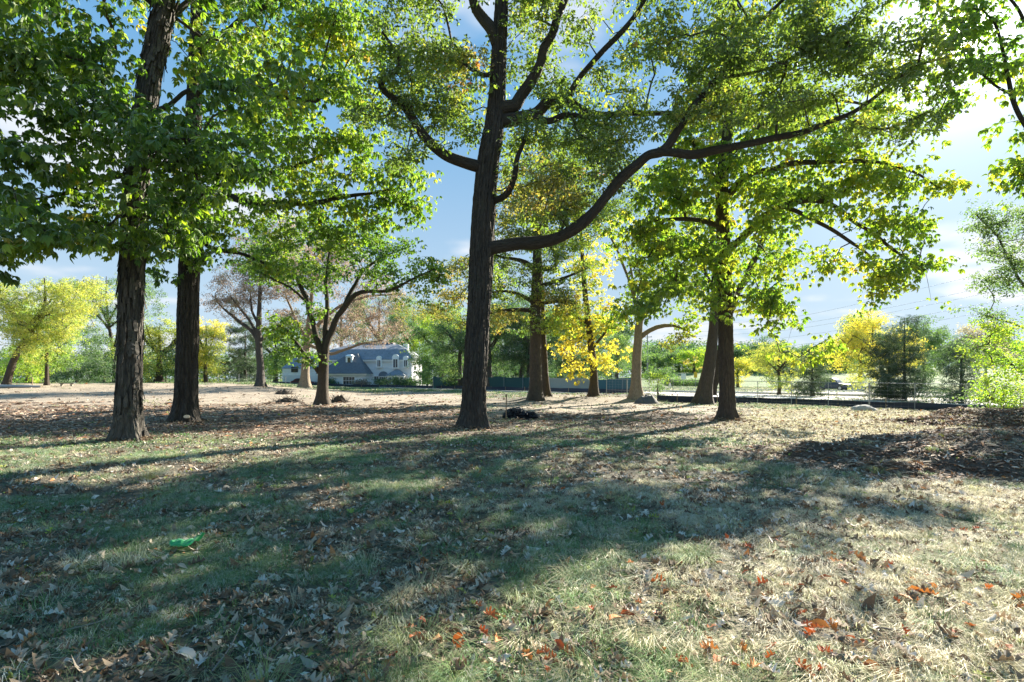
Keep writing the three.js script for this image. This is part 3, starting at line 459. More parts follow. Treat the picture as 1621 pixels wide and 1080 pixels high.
tree({ name: 'maple_tree', label: 'straight dark trunk with broad yellow-green crown, rightmost of the large trees in the grass', seed: 104, d: 21, fine: true, bark: 0.03, ridges: 30, tall: 0.9, bare: 0.5, leaf: 'hickory', scale: 0.92, cover: 3.7, per: 13, clump: 0.55, pal: 'maple', mat: barkMid,
  base: groundAt(1152, 666),
  trunk: [[1152, 666, 30], [1152, 645, 27], [1151, 610, 26], [1149, 540, 25], [1148, 460, 24], [1146, 400, 23], [1143, 330, 22], [1145, 270, 20], [1152, 200, 16], [1158, 100, 11], [1162, 0, 6]],
  limbs: [[[1148, 400, 14], [1175, 375, 12, -0.3], [1210, 345, 11, -0.6], [1240, 325, 10, -0.8], [1290, 315, 8, -1], [1330, 335, 7, -1.1], [1375, 365, 6, -1.2], [1420, 400, 4, -1.2], [1470, 420, 2.5, -1.2]], [[1238, 326, 7, -0.8], [1270, 338, 7, -1], [1310, 360, 6, -1.2], [1350, 385, 5, -1.4], [1390, 420, 3, -1.5], [1410, 450, 2, -1.5]], [[1144, 320, 14], [1185, 280, 11, -0.2], [1260, 260, 9, -0.4], [1350, 255, 7, -0.6], [1440, 270, 4, -0.8], [1490, 300, 2, -0.8]], [[1144, 300, 13], [1122, 270, 10, 0.2], [1105, 240, 7, 0.3], [1090, 210, 4, 0.4]], [[1146, 360, 10], [1110, 350, 8, -0.6], [1060, 345, 6, -0.9], [1010, 360, 3, -1]], [[1148, 480, 7], [1185, 468, 5, -0.8], [1225, 482, 3, -1.2]], [[1150, 250, 11], [1220, 190, 8, 0.8], [1300, 160, 5, 1], [1400, 170, 3, 1]]],
  blobs: [[1060, 330, 70, 70, -0.5, 1.8], [1130, 290, 70, 60, -1.2, 1.6], [1200, 260, 80, 60, -1, 2], [1280, 250, 80, 60, -0.8, 2], [1360, 240, 80, 55, -0.6, 2, 'maple', 0.8], [1400, 310, 75, 60, -0.8, 1.8], [1450, 370, 55, 60, -1, 1.5], [1460, 280, 45, 55, -0.6, 1.4], [1300, 320, 70, 50, -1, 1.6], [1370, 400, 60, 45, -1.3, 1.2, 'maple', 0.9], [1450, 430, 50, 36, -1.2, 1, 'maple', 0.9], [1310, 425, 40, 40, -1.2, 0.9, 'maple', 0.9], [1395, 455, 50, 30, -1.5, 0.7, 'maple', 0.8], [1480, 460, 26, 20, -1.2, 0.6, 'maple', 0.8], [1200, 340, 60, 45, -1.2, 1.4], [1210, 420, 60, 45, -1, 1.4], [1015, 390, 45, 50, -0.6, 1.4], [1010, 465, 40, 40, -0.6, 1.3], [1060, 480, 36, 30, -0.6, 1], [1040, 290, 45, 40, 0, 1.4], [1180, 470, 55, 40, -1.1, 1.2], [1240, 490, 55, 40, -1.2, 1.1], [1290, 530, 40, 34, -1.4, 0.9, 'maple', 0.7], [1100, 420, 60, 55, -0.6, 1.5], [1130, 370, 60, 40, -1.3, 1.2], [1050, 400, 50, 60, 0.4, 1.5], [1280, 180, 130, 50, 1, 2.5], [1160, 190, 100, 60, 1.5, 2.5], [1170, 80, 120, 80, 0.8, 2.5, 'maple', 0.6], [1080, 260, 60, 40, 0.6, 1.6], [1240, 565, 26, 22, -1.2, 0.7, 'maple', 0.5]] });

// ───────────────────────── trees of the middle distance ─────────────────────────
tree({ name: 'spreading_tree', label: 'low-forking tree with open green crown standing before the white house', seed: 110, d: 33.5, bare: 0.6, leaf: 'maple', scale: 1.0, cover: 2.6, per: 9, clump: 0.5, pal: 'deep', mat: barkMid,
  base: groundAt(510, 641), twig: twigMat,
  trunk: [[510, 641, 22], [511, 610, 18], [512, 580, 17], [513, 560, 17]],
  limbs: [[[510, 566, 13], [503, 540, 10], [492, 505, 9], [487, 478, 8], [476, 450, 7, 0.3], [462, 425, 6, 0.5], [440, 412, 5, 0.8], [415, 408, 4, 1], [380, 420, 2, 1]], [[513, 560, 11], [516, 520, 8], [517, 490, 7], [515, 450, 6], [520, 410, 4], [525, 370, 2]], [[514, 562, 14], [524, 530, 11], [536, 500, 10], [553, 474, 9], [570, 464, 8], [600, 462, 6, -0.5], [630, 455, 5, -0.8], [655, 440, 3, -1], [690, 425, 2, -1]], [[545, 485, 7], [562, 450, 6, 0.5], [580, 425, 5, 0.8], [610, 405, 3, 1], [650, 390, 2, 1]], [[505, 590, 8], [492, 575, 7, -0.2], [470, 545, 6, -0.5], [452, 522, 5, -0.8], [438, 515, 3, -1]], [[489, 485, 5], [465, 460, 4, -0.5], [430, 440, 3, -0.9], [400, 425, 2, -1]]],
  blobs: [[450, 420, 55, 40, 0.5, 2.2], [410, 400, 45, 35, 0.5, 2], [510, 420, 45, 45, 0, 2.2], [510, 480, 30, 30, -0.5, 1.2, 'deep', 0.6], [570, 400, 50, 40, 0.5, 2.2], [630, 410, 50, 35, 0, 2], [680, 420, 36, 36, 0, 1.6, 'deep', 0.9], [610, 445, 50, 22, -0.5, 1.4], [660, 465, 30, 22, -1, 1.2, 'hick', 0.7], [455, 540, 34, 28, -0.6, 1.2, 'deep', 1.1], [480, 570, 24, 22, -0.6, 0.9], [440, 510, 26, 20, -1, 0.9, 'hick'], [540, 370, 70, 40, 0.5, 2.4], [460, 370, 60, 40, 0.5, 2.2, 'hick']] });
tree({ name: 'oak_tree', label: 'dark oak with level lower limbs standing just behind the wooden stake', seed: 111, d: 39, bare: 0.4, leaf: 'oak', scale: 1.25, cover: 2.8, per: 10, clump: 0.55, pal: 'oak', mat: barkMid, base: groundAt(848, 633),
  trunk: [[848, 633, 24], [848, 615, 22], [848, 590, 21], [848, 550, 20], [848, 490, 19], [850, 440, 18], [851, 380, 14], [855, 320, 10], [858, 250, 5]],
  limbs: [[[846, 492, 8], [822, 490, 7], [790, 492, 5], [765, 500, 3]], [[846, 480, 8], [820, 466, 6], [795, 460, 4], [770, 465, 2]], [[850, 430, 9], [830, 415, 7], [800, 408, 5], [775, 400, 3]], [[851, 420, 9], [878, 425, 7], [882, 405, 6], [870, 388, 4], [850, 380, 3]], [[850, 480, 7], [880, 478, 5], [915, 480, 3]], [[848, 455, 7], [890, 440, 5], [930, 425, 3]]],
  blobs: [[800, 440, 50, 40, 0, 2.2], [720, 440, 45, 45, 0, 2, 'rust'], [700, 480, 34, 26, 0, 1.6, 'rust', 0.9], [790, 500, 40, 25, 0, 1.6, 'rust'], [870, 440, 45, 40, 0, 2.2], [900, 470, 45, 28, 0, 1.6, 'rust'], [880, 390, 50, 35, 0, 2.4], [810, 380, 45, 30, 0, 2.4], [850, 510, 30, 18, 0, 1.2], [920, 400, 40, 35, 0, 2], [740, 505, 30, 20, 0, 1.4, 'rust', 0.8], [850, 300, 80, 60, 0, 3], [910, 250, 80, 55, 0, 3], [820, 340, 60, 45, 0, 2.4, 'rust'], [930, 330, 60, 50, 0, 2.4], [980, 290, 50, 50, 0, 2.4], [890, 510, 34, 20, 0, 1.4, 'maple']] });
tree({ name: 'slim_tree', label: 'slim dark trunk close beside the level-limbed oak', seed: 112, d: 43, bare: 0.5, leaf: 'maple', scale: 1.3, cover: 2.2, per: 9, pal: 'maple', mat: barkMid, base: groundAt(865, 628),
  trunk: [[865, 628, 15], [863, 590, 12], [860, 540, 11], [858, 480, 9], [856, 420, 6], [855, 360, 3]], limbs: [], blobs: [[880, 520, 30, 24, 0.5, 1.4, 'maple', 0.7], [835, 530, 30, 20, 1, 1.4, 'mid', 0.7], [870, 350, 60, 50, 0, 2.4]] });
tree({ name: 'maple_tree', label: 'bright golden-yellow maple with a leaning dark trunk near the ragged white screen', seed: 113, d: 46, bare: 0.3, leaf: 'maple', scale: 1.25, cover: 2.8, per: 8, clump: 0.7, pal: 'yellow', mat: barkMid, base: groundAt(940, 628),
  trunk: [[940, 628, 17], [940, 590, 13], [936, 550, 12], [930, 500, 11], [925, 450, 9], [921, 390, 6], [918, 330, 3]], limbs: [[[936, 555, 5], [955, 530, 4], [968, 510, 2]], [[932, 520, 5], [910, 500, 4], [892, 490, 2]]],
  blobs: [[915, 560, 28, 36, -0.4, 1.6], [905, 585, 18, 18, -0.5, 0.9, 'yellow', 0.8], [960, 560, 24, 30, 0, 1.6, 'yellow', 0.9], [930, 500, 44, 30, 0.5, 1.8, 'yellowgreen'], [955, 490, 28, 26, 0, 1.6, 'yellow', 0.7], [900, 520, 26, 26, 0, 1.4], [945, 400, 34, 45, 1, 1.8, 'yellow', 0.8], [930, 440, 40, 30, 1, 1.8, 'yellowgreen', 0.8], [960, 370, 26, 26, 1, 1.4, 'yellow', 0.6]] });
tree({ name: 'pale_trunk_tree', label: 'sunlit pale-barked trunk with one arching limb, a grey mound at its foot', seed: 114, d: 41, bare: 0.7, leaf: 'maple', scale: 1.2, cover: 2.8, per: 9, clump: 0.55, pal: 'maple', mat: barkPale, base: groundAt(1007, 632), twig: twigGrey,
  trunk: [[1007, 632, 23], [1007, 605, 18], [1008, 570, 16], [1010, 540, 15], [1011, 520, 14], [1014, 500, 11]], limbs: [[[1012, 512, 9], [1022, 495, 8], [1038, 478, 7], [1058, 458, 6], [1080, 430, 4], [1110, 390, 2]], [[1014, 534, 9], [1026, 526, 8], [1045, 518, 7], [1070, 517, 5], [1092, 526, 2]], [[1012, 505, 8], [1005, 470, 6], [1000, 430, 4], [990, 380, 2]], [[1012, 500, 6], [998, 450, 5], [975, 390, 4], [955, 360, 2]]],
  blobs: [[1005, 480, 36, 34, -0.6, 1.6], [1020, 440, 36, 36, 0, 1.6], [1050, 455, 30, 34, 0, 1.6, 'maple', 0.8], [985, 510, 22, 24, -0.6, 1.2, 'maple', 0.8], [1075, 535, 22, 18, 0, 1, 'rust', 0.8], [1110, 560, 20, 22, 0, 1, 'rust', 0.5], [1030, 400, 45, 36, 0, 2], [1080, 500, 30, 20, 0, 1.2, 'maple', 0.6]] });
tree({ name: 'leaning_tree', label: 'thick dark trunk leaning away from the pale-barked tree, a second stem close behind', seed: 115, d: 33, bare: 0.55, leaf: 'maple', scale: 1.1, cover: 2.8, per: 10, clump: 0.55, pal: 'maple', mat: barkMid, base: groundAt(1112, 640),
  trunk: [[1112, 640, 30], [1117, 610, 24], [1124, 570, 20], [1129, 530, 17], [1132, 480, 15], [1132, 430, 12], [1128, 380, 8], [1120, 320, 4]], stems: [], limbs: [[[1128, 625, 14, 1], [1133, 595, 13, 1], [1140, 550, 12, 1], [1152, 500, 12, 1], [1172, 455, 12, 1], [1192, 415, 11, 1], [1215, 360, 8, 1], [1240, 300, 4, 1]], [[1131, 460, 7], [1115, 425, 6], [1108, 390, 4], [1100, 340, 2]]],
  blobs: [[1100, 470, 45, 35, 0.5, 1.8], [1080, 440, 36, 36, 0.5, 1.6], [1170, 420, 45, 40, 1, 2], [1230, 400, 45, 40, 1, 2], [1210, 480, 36, 30, 1, 1.6, 'maple', 0.7], [1100, 360, 60, 45, 1, 2.4], [1240, 310, 70, 50, 1, 2.6], [1170, 540, 26, 22, 0.8, 1.2, 'hick', 0.6], [1245, 525, 34, 22, 0.6, 1.2, 'hick', 0.6]] });
tree({ name: 'pink_tree', label: 'tree with thin dusty-pink foliage and pale trunk on a small mulch rise', seed: 116, d: 60, bare: 0.5, leaf: 'small', scale: 1.9, cover: 1.8, per: 9, clump: 0.8, pal: 'pink', mat: barkGrey, twig: twigGrey, base: onGround(412, 60), free: true,
  trunk: [[412, 608, 15], [412, 580, 12], [410, 555, 11], [409, 535, 11], [410, 505, 9], [411, 470, 6], [412, 420, 3]], limbs: [[[410, 545, 7], [398, 525, 6], [375, 505, 5], [350, 485, 3], [340, 470, 2]], [[410, 538, 6], [400, 515, 5], [385, 495, 4], [365, 470, 2]], [[411, 540, 6], [425, 528, 5], [445, 515, 3], [465, 495, 2]], [[410, 515, 5], [398, 490, 4], [396, 460, 2]]],
  blobs: [[385, 450, 50, 40, 0, 3], [430, 440, 45, 45, 0, 3], [400, 400, 50, 40, 0, 3], [450, 390, 50, 45, 0, 3], [365, 480, 34, 24, 0, 2], [440, 500, 34, 20, 0, 2, 'pink', 0.8]] });
tree({ name: 'pink_tree', label: 'pink-brown leaved tree with a stout pale trunk beside the garage wing', seed: 117, d: 66, bare: 0.6, leaf: 'small', scale: 2, cover: 1.8, per: 9, clump: 0.9, pal: 'pink', mat: barkPale, twig: twigGrey, base: onGround(483, 66), free: true,
  trunk: [[483, 614, 19], [483, 590, 14], [484, 570, 14], [486, 540, 11], [490, 500, 8], [495, 450, 5], [498, 400, 3]], limbs: [[[487, 545, 6], [520, 560, 5], [560, 548, 4], [600, 540, 2]], [[488, 530, 7], [530, 490, 5], [580, 470, 4], [630, 465, 2]], [[487, 540, 6], [465, 500, 5], [450, 460, 2]]],
  blobs: [[500, 400, 50, 50, 0, 3], [540, 430, 55, 45, 0, 3], [590, 470, 50, 36, 0, 3], [560, 510, 50, 26, 0, 2.4, 'pink', 0.7], [610, 520, 40, 24, 0, 2.4, 'pink', 0.8], [540, 530, 40, 18, 0, 2, 'pink', 0.6], [640, 490, 34, 26, 0, 2.4, 'rust', 0.8], [470, 440, 40, 36, 0, 2.6]] });
//==MORE==
// ───────────────────────── background trees ─────────────────────────
function autoTree(name, label, grp, seed, px, d, topY, lowY, rx, pal, o = {}) {
  const r = rng(seed), base = onGround(px, d), by = HY - (base.y - EYE) / d * F, cx = px + (o.lean || 0), midY = (topY + lowY) / 2, ry = (lowY - topY) / 2, blobs = [], n = o.n || 13, rm = rx * d / F;
  for (let i = 0; i < n; i++) { const a = i * 2.4 + r(), k = i === 0 ? 0 : 0.35 + 0.55 * r(), s = 0.24 + 0.2 * r(); blobs.push([cx + Math.cos(a) * rx * k, midY + Math.sin(a) * ry * k, rx * s, ry * s, (r() - 0.5) * rm * 0.9, rm * s, r() < (o.mixP || 0) ? o.mix : pal]); }
  const tw = o.tw || Math.max(3, rx * 0.16), trunk = [[px, by, tw * 1.25], [px + (cx - px) * 0.25 + (r() - 0.5) * 3, by + (midY - by) * 0.4, tw], [px + (cx - px) * 0.7, by + (midY - by) * 0.8, tw * 0.75], [cx, midY - ry * 0.2, tw * 0.5], [cx, topY + ry * 0.25, tw * 0.15]];
  const limbs = []; for (let i = 0; i < (o.limbs ?? 4); i++) { const a = (i % 2 ? 1 : -1) * (0.5 + 0.5 * r()), y0 = by + (midY - by) * (0.7 + 0.2 * r()), x0 = px + (cx - px) * 0.6; limbs.push([[x0, y0, tw * 0.5], [x0 + a * rx * 0.35, y0 - ry * 0.35, tw * 0.35, (r() - 0.5) * rm * 0.4], [x0 + a * rx * 0.7, y0 - ry * (0.5 + 0.5 * r()), tw * 0.12, (r() - 0.5) * rm * 0.8]]); }
  return tree({ name, label, group: grp, seed, d, trunk, limbs, blobs, bare: 0.45, leaf: o.leaf || 'far', scale: (o.scale || 1) * Math.max(0.85, d / 75), cover: o.cover || 2.4, per: 8, clump: 0.55 * Math.max(1, d / 60), pal, mat: o.mat || barkMid, twig: o.twig, free: true });
}
function conifer(name, label, grp, seed, px, d, topY, rx, o = {}) {
  const r = rng(seed), base = onGround(px, d), by = HY - (base.y - EYE) / d * F, low = o.low || by - 14, blobs = [], n = o.n || 8, limbs = [];
  for (let i = 0; i < n; i++) { const t = (i + 0.5) / n, y = topY + (low - topY) * t, w = rx * (0.16 + 0.84 * Math.pow(t, o.pow || 0.8)), m = i < 1 ? 1 : 3; for (let k = 0; k < m; k++) { const a = k / m * 6.283 + r() * 2; blobs.push([px + Math.cos(a) * w * (m > 1 ? 0.55 : 0), y + (r() - 0.5) * 8, w * (m > 1 ? 0.5 : 0.7), (low - topY) / n * 0.8, Math.sin(a) * w * 0.55 * d / F, w * 0.5 * d / F, 'pine']); } }
  return tree({ name, label, group: grp, seed, d, trunk: [[px, by, 7], [px, by - 20, 5.5], [px, (topY + by) / 2, 3], [px, topY + 8, 0.6]], limbs, blobs, bare: 0.15, leaf: 'needle', scale: Math.max(0.9, d / 48), cover: 2.6, per: 7, clump: 0.5, pal: o.pal || 'pine', mat: barkDark, free: true, thick: 0.7 });
}
// left
autoTree('yellow_tree', 'pale yellow-green tree on a leaning trunk near the grey timber', null, 201, 8, 58, 420, 580, 95, 'yellowgreen', { lean: 62, tw: 10, cover: 1.9, limbs: 6, mix: 'mid', mixP: 0.2, n: 14, scale: 0.9 });
autoTree('young_tree', 'green young tree on a straight thin trunk beside the leaning yellow one', null, 202, 74, 62, 468, 590, 68, 'bright', { tw: 5.5, mix: 'deep', mixP: 0.5, cover: 2.0, limbs: 5 });
autoTree('tall_tree', 'thin blue-green tree with bare branch ends showing above the dark hedge', null, 203, 182, 95, 420, 560, 74, 'mid', { lean: -14, tw: 6, cover: 1.3, limbs: 7, twig: twigGrey });
autoTree('low_tree', 'bright green low tree under the leaning yellow tree', null, 204, 45, 72, 545, 606, 48, 'bright', { cover: 2.4, limbs: 3 });
const hedges = 'dark shrubs along the edge of the left clearing';
for (const [i, a] of [[120, 88, 560, 52], [165, 96, 545, 44], [215, 88, 566, 48], [262, 92, 572, 46], [70, 92, 580, 40], [20, 90, 570, 52]].entries()) autoTree('dark_shrub', 'dark rounded shrub in the row edging the clearing behind the trunks', hedges, 210 + i, a[0], a[1], a[2], 608, a[3], 'dark', { cover: 3, limbs: 2, tw: 3, n: 7 });
autoTree('yellow_tree', 'round yellow-green tree seen between the two dark hickory trunks', null, 220, 252, 86, 505, 600, 62, 'yellowgreen', { mix: 'mid', mixP: 0.4, cover: 2.4 });
autoTree('yellow_tree', 'clear yellow tree beside the dark trunk with the cut root', null, 221, 326, 88, 500, 602, 36, 'yellow', { mix: 'yellowgreen', mixP: 0.7, cover: 2.6, leaf: 'far' });
conifer('spruce_tree', 'wide dark spruce with drooping boughs behind the pink tree', null, 222, 388, 92, 500, 52, { low: 600, pow: 0.5 });
autoTree('back_tree', 'green broad tree behind the spruce and the pink tree', null, 223, 436, 128, 520, 600, 44, 'mid', { cover: 2.2, mix: 'bright', mixP: 0.4 });
// behind the house
const bh = 'tall trees behind the white house';
for (const [i, a] of [[600, 150, 455, 590, 60, 'mid', 1.2], [655, 140, 470, 600, 48, 'mid', 1.8], [540, 155, 470, 560, 60, 'pink', 0.9], [470, 150, 500, 590, 50, 'mid', 1.8]].entries()) autoTree('tall_tree', 'thin-crowned tall tree rising behind the white house', bh, 230 + i, a[0], a[1], a[2], a[3], a[4], a[5], { cover: a[6], limbs: 7, tw: 7, twig: twigGrey });
autoTree('roadside_tree', 'leafy green tree beside the sunlit end wall of the house', null, 236, 700, 92, 490, 610, 56, 'mid', { cover: 2.4, mix: 'bright', mixP: 0.3, tw: 9, mat: barkGrey });
autoTree('low_shrub', 'light green bush against the sunlit end of the house', null, 237, 676, 100, 590, 612, 14, 'bright', { limbs: 1, tw: 2, n: 5 });
// behind the green screen
const gs_ = 'dark trees with grey trunks behind the green screen fence';
for (const [i, a] of [[728, 80, 480, 50, 'dark', 0, 8], [775, 78, 495, 46, 'dark', 0, 9], [823, 76, 490, 48, 'dark', 14, 8], [838, 74, 470, 50, 'dark', 0, 9], [905, 84, 480, 56, 'dark', 0, 7], [975, 86, 500, 44, 'mid', 0, 6], [800, 110, 470, 70, 'dark', 0, 6], [890, 115, 480, 80, 'dark', 0, 6], [740, 115, 475, 70, 'mid', 0, 6]].entries()) autoTree('screen_tree', 'dark leafy tree with grey trunk behind the green screen fence', gs_, 240 + i, a[0], a[1], a[2], 602 - (i % 3) * 6, a[3], a[4], { lean: a[5], tw: a[6], cover: 2.6, mat: barkGrey, mix: 'mid', mixP: 0.3 });
for (const [i, a] of [[780, 92, 572, 44], [850, 90, 570, 40], [905, 95, 575, 44], [968, 66, 575, 34], [940, 90, 570, 40]].entries()) autoTree('low_shrub', 'dark undergrowth bush between the grey trunks and the screen fence', 'undergrowth bushes behind the screen fence', 260 + i, a[0], a[1], a[2], 614, a[3], 'dark', { cover: 2.6, limbs: 1, tw: 2, n: 6 });
autoTree('low_shrub', 'feathery light green shrub at the near end of the road, beside the pale trunk', null, 266, 1042, 52, 580, 618, 20, 'mid', { cover: 2.6, limbs: 2, tw: 2, n: 6, mix: 'bright', mixP: 0.5 });
autoTree('thin_sapling', 'thin grey sapling standing in front of the teal screen', null, 267, 978, 62, 520, 590, 20, 'mid', { cover: 1.4, limbs: 2, tw: 4, mat: barkGrey });
// right, along and beyond the road
autoTree('yellow_tree', 'small yellow-green street tree by the fence, left of the young pine', null, 270, 1233, 52, 540, 612, 46, 'yellowgreen', { tw: 5, cover: 1.4, n: 12, limbs: 7, leaf: 'small', scale: 1.5, mix: 'mid', mixP: 0.2 });
autoTree('yellow_tree', 'small bright yellow tree beyond the road near the dark straight trunk', null, 271, 1168, 95, 565, 606, 26, 'yellow', { tw: 4, mix: 'yellowgreen', mixP: 0.5 });
conifer('pine_tree', 'sparse young pine between the two yellow street trees', null, 272, 1286, 48, 555, 36, { low: 628, n: 7, pow: 0.3, pal: 'pine' });
autoTree('yellow_tree', 'golden locust tree with spreading limbs beside the pair of pines', null, 273, 1410, 43, 500, 606, 78, 'yellow', { lean: -28, tw: 7, cover: 1.5, n: 15, leaf: 'small', scale: 1.5, limbs: 8, mix: 'yellowgreen', mixP: 0.55 });
conifer('pine_tree', 'dark pine of the close pair, its trunk nearer the golden tree', null, 274, 1408, 40, 520, 38, { low: 632, pow: 0.45 });
conifer('pine_tree', 'dark pine of the close pair, farther from the golden tree', null, 275, 1432, 38, 495, 50, { low: 632, pow: 0.4 });
conifer('pine_tree', 'bluish dark pine standing behind the end of the black silt fence', null, 276, 1522, 34, 525, 52, { low: 645, pow: 0.4 });
autoTree('tall_tree', 'grey-green round tree rising behind the golden locust', null, 277, 1362, 100, 490, 600, 44, 'dark', { cover: 2, tw: 5 });
autoTree('tall_tree', 'green tree behind the pair of pines', null, 278, 1462, 92, 500, 606, 46, 'mid', { cover: 2, tw: 5 });
autoTree('bare_tree', 'nearly bare pale tree behind the bluish pine', null, 279, 1560, 60, 500, 600, 46, 'straw', { cover: 0.4, limbs: 8, tw: 4, twig: twigGrey, mat: barkPale });
const hl = 'trees along the top of the far park hill';
for (const [i, a] of [[1045, 175, 560, 22, 'mid'], [1075, 170, 555, 24, 'mid'], [1098, 165, 550, 26, 'bright'], [1120, 180, 545, 30, 'dark'], [1185, 170, 540, 34, 'dark'], [1215, 175, 535, 36, 'dark'], [1255, 165, 545, 36, 'dark'], [1300, 170, 545, 40, 'mid'], [1340, 175, 550, 36, 'mid'], [1020, 185, 562, 22, 'dark']].entries()) autoTree('hill_tree', { mid: 'green', bright: 'light green', dark: 'dark blue-green' }[a[4]] + ' park tree standing on the grassy hill beyond the road', hl, 280 + i, a[0], a[1], a[2], 592, a[3], a[4], { tw: 4, cover: 2.4, limbs: 3 });
for (const [i, a] of [[1090, 118, 600, 20], [1110, 116, 602, 18], [1070, 120, 601, 18]].entries()) autoTree('low_shrub', 'clipped green bush at the foot of the park hill', 'bushes at the foot of the hill', 295 + i, a[0], a[1], a[2], 612, a[3], 'mid', { limbs: 1, tw: 2, n: 6 });

// trees whose trunks stand outside the picture and whose boughs reach in
tree({ name: 'hickory_tree', label: 'dark boughs of large hand-shaped leaves hanging in from a trunk out of view', seed: 301, d: 11.5, bare: 0.4, leaf: 'hickory', scale: 1.0, cover: 4, per: 11, clump: 0.42, pal: 'deep', mat: barkGrey,
  trunk: [[-260, 715, 40], [-262, 600, 34], [-262, 450, 32], [-258, 300, 28], [-255, 150, 22], [-250, -20, 12]],
  limbs: [[[-260, 380, 10], [-160, 340, 8], [-60, 330, 6], [30, 345, 4], [90, 375, 2.5]], [[-258, 260, 12], [-140, 180, 9], [-40, 130, 6], [50, 90, 3]], [[-256, 180, 12], [-160, 60, 8], [-40, 0, 5], [60, -20, 3]], [[-260, 330, 9], [-140, 270, 7], [-40, 250, 5], [40, 255, 3]]],
  blobs: [[40, 380, 60, 36, 0, 0.8], [-20, 400, 60, 40, 0, 1], [10, 330, 50, 36, 0, 1], [90, 378, 26, 18, 0, 0.4], [-60, 330, 70, 60, 0, 1.4], [10, 250, 45, 40, 0, 1], [20, 130, 60, 50, 0, 1.2, 'hick'], [-80, 180, 90, 80, 0, 1.6], [-160, 100, 130, 130, 0, 2.5], [-200, 320, 130, 90, 0, 2], [40, 20, 70, 60, 0, 1.4], [-100, -60, 160, 100, 0, 2.5]] });
tree({ name: 'hickory_tree', label: 'sunny green boughs reaching down from the upper right corner, trunk out of view', seed: 302, d: 15, bare: 0.5, leaf: 'hickory', scale: 0.9, cover: 3.2, per: 10, clump: 0.45, pal: 'hick', mat: barkDark, thin: 0.25,
  trunk: [[1790, 690, 40], [1785, 600, 34], [1775, 450, 32], [1760, 300, 28], [1745, 150, 24], [1730, 0, 16], [1720, -150, 8]],
  limbs: [[[1768, 380, 12], [1720, 320, 10], [1660, 250, 9], [1625, 200, 8], [1605, 160, 7], [1590, 115, 6], [1582, 60, 4], [1560, 20, 2.5]], [[1750, 220, 12], [1690, 130, 9], [1640, 70, 6], [1580, -20, 4], [1520, -60, 2.5]], [[1766, 350, 9], [1710, 340, 6], [1650, 310, 4], [1610, 260, 2.5]], [[1603, 150, 5], [1570, 130, 4], [1530, 110, 3], [1490, 120, 2]]],
  blobs: [[1600, 190, 30, 36, 0, 0.9, 'hick', 0.8], [1615, 280, 26, 36, 0, 0.8, 'hick', 0.7], [1560, 90, 44, 36, 0, 1.2, 'hick', 1], [1605, 90, 36, 44, 0, 1.2], [1505, 60, 45, 45, 0, 1.2, 'maple', 1], [1560, 20, 50, 40, 0.4, 1.4, 'hick', 0.8], [1650, 150, 50, 70, 0, 1.5], [1670, 290, 50, 60, 0, 1.4], [1620, -50, 90, 50, 0, 2], [1720, 60, 80, 90, 0, 2], [1740, 220, 70, 80, 0, 2], [1490, -30, 60, 40, 0, 1.5, 'hick', 0.7], [1500, 140, 26, 20, 0, 0.7, 'hick', 0.5]] });
tree({ name: 'small_leaved_tree', label: 'small-leaved tree with fine sprays, rising behind the far mulch heap', seed: 303, d: 21, bare: 0.4, leaf: 'small', scale: 1.1, cover: 2.2, per: 11, clump: 0.45, pal: 'small', mat: barkDark, free: true,
  trunk: [[1740, 668, 16], [1735, 600, 13], [1720, 500, 11], [1700, 400, 9], [1690, 300, 5]],
  limbs: [[[1715, 480, 6], [1660, 470, 5], [1620, 450, 4], [1598, 410, 3.5], [1575, 370, 2.5], [1545, 340, 1.5]], [[1733, 590, 6], [1680, 600, 5], [1620, 590, 4], [1585, 565, 3], [1545, 550, 1.5]], [[1722, 520, 6], [1660, 530, 4], [1600, 510, 3], [1560, 500, 1.5]], [[1735, 620, 5], [1670, 640, 4], [1610, 640, 2.5], [1560, 630, 1.5]]],
  blobs: [[1585, 390, 40, 45, 0, 1.4], [1560, 350, 26, 20, 0, 0.9, 'small', 0.8], [1610, 440, 36, 40, 0, 1.3], [1620, 340, 36, 30, 0, 1.3], [1570, 450, 26, 26, 0, 0.9, 'small', 0.7], [1580, 520, 40, 26, -0.4, 1.2, 'bright'], [1600, 570, 40, 26, -0.4, 1.2, 'bright', 1.2], [1560, 555, 22, 12, -0.4, 0.6, 'bright', 0.8], [1600, 620, 40, 26, -0.6, 1, 'bright'], [1560, 600, 20, 16, -0.6, 0.6, 'bright', 0.8], [1610, 660, 26, 16, -0.8, 0.6, 'bright', 0.9], [1590, 655, 14, 22, -0.8, 0.5, 'bright', 0.8], [1690, 420, 60, 70, 0, 1.8], [1680, 560, 60, 60, 0, 1.6, 'bright']] });

// a far wood closes the horizon: nobody could count its trees
{
  const g = new THREE.Group(); g.name = 'distant_wood'; tag(g, 'far belt of woodland along the horizon', 'woodland', null, 'stuff'); scene.add(g);
  const r = rng(990), items = [];
  for (let i = 0; i < 9000; i++) { const a = (r() * 2 - 1) * 58 * Math.PI / 180, d = 215 + 60 * r(), x = Math.tan(a) * d, z = -d, hh = (8 + 7 * (0.5 + 0.5 * n3(x * 0.03, 1, 0)) + 4 * n3(x * 0.12, 2, 0)), y = H(x, z) + hh * Math.sqrt(r()), c = pick(PAL[n3(x * 0.05, 9, 0) > 0.2 ? 'mid' : 'dark'], r()), j = 0.8 + 0.4 * r(); items.push({ p: V(x, y, z), q: eq((r() - 0.5), r() * 6.3, (r() - 0.5)), s: 4.5 + 2.5 * r(), c: c.map((v) => v * j) }); }
  scatter('foliage_mass', g, SPRIG.far, leafMatFar, items);
}

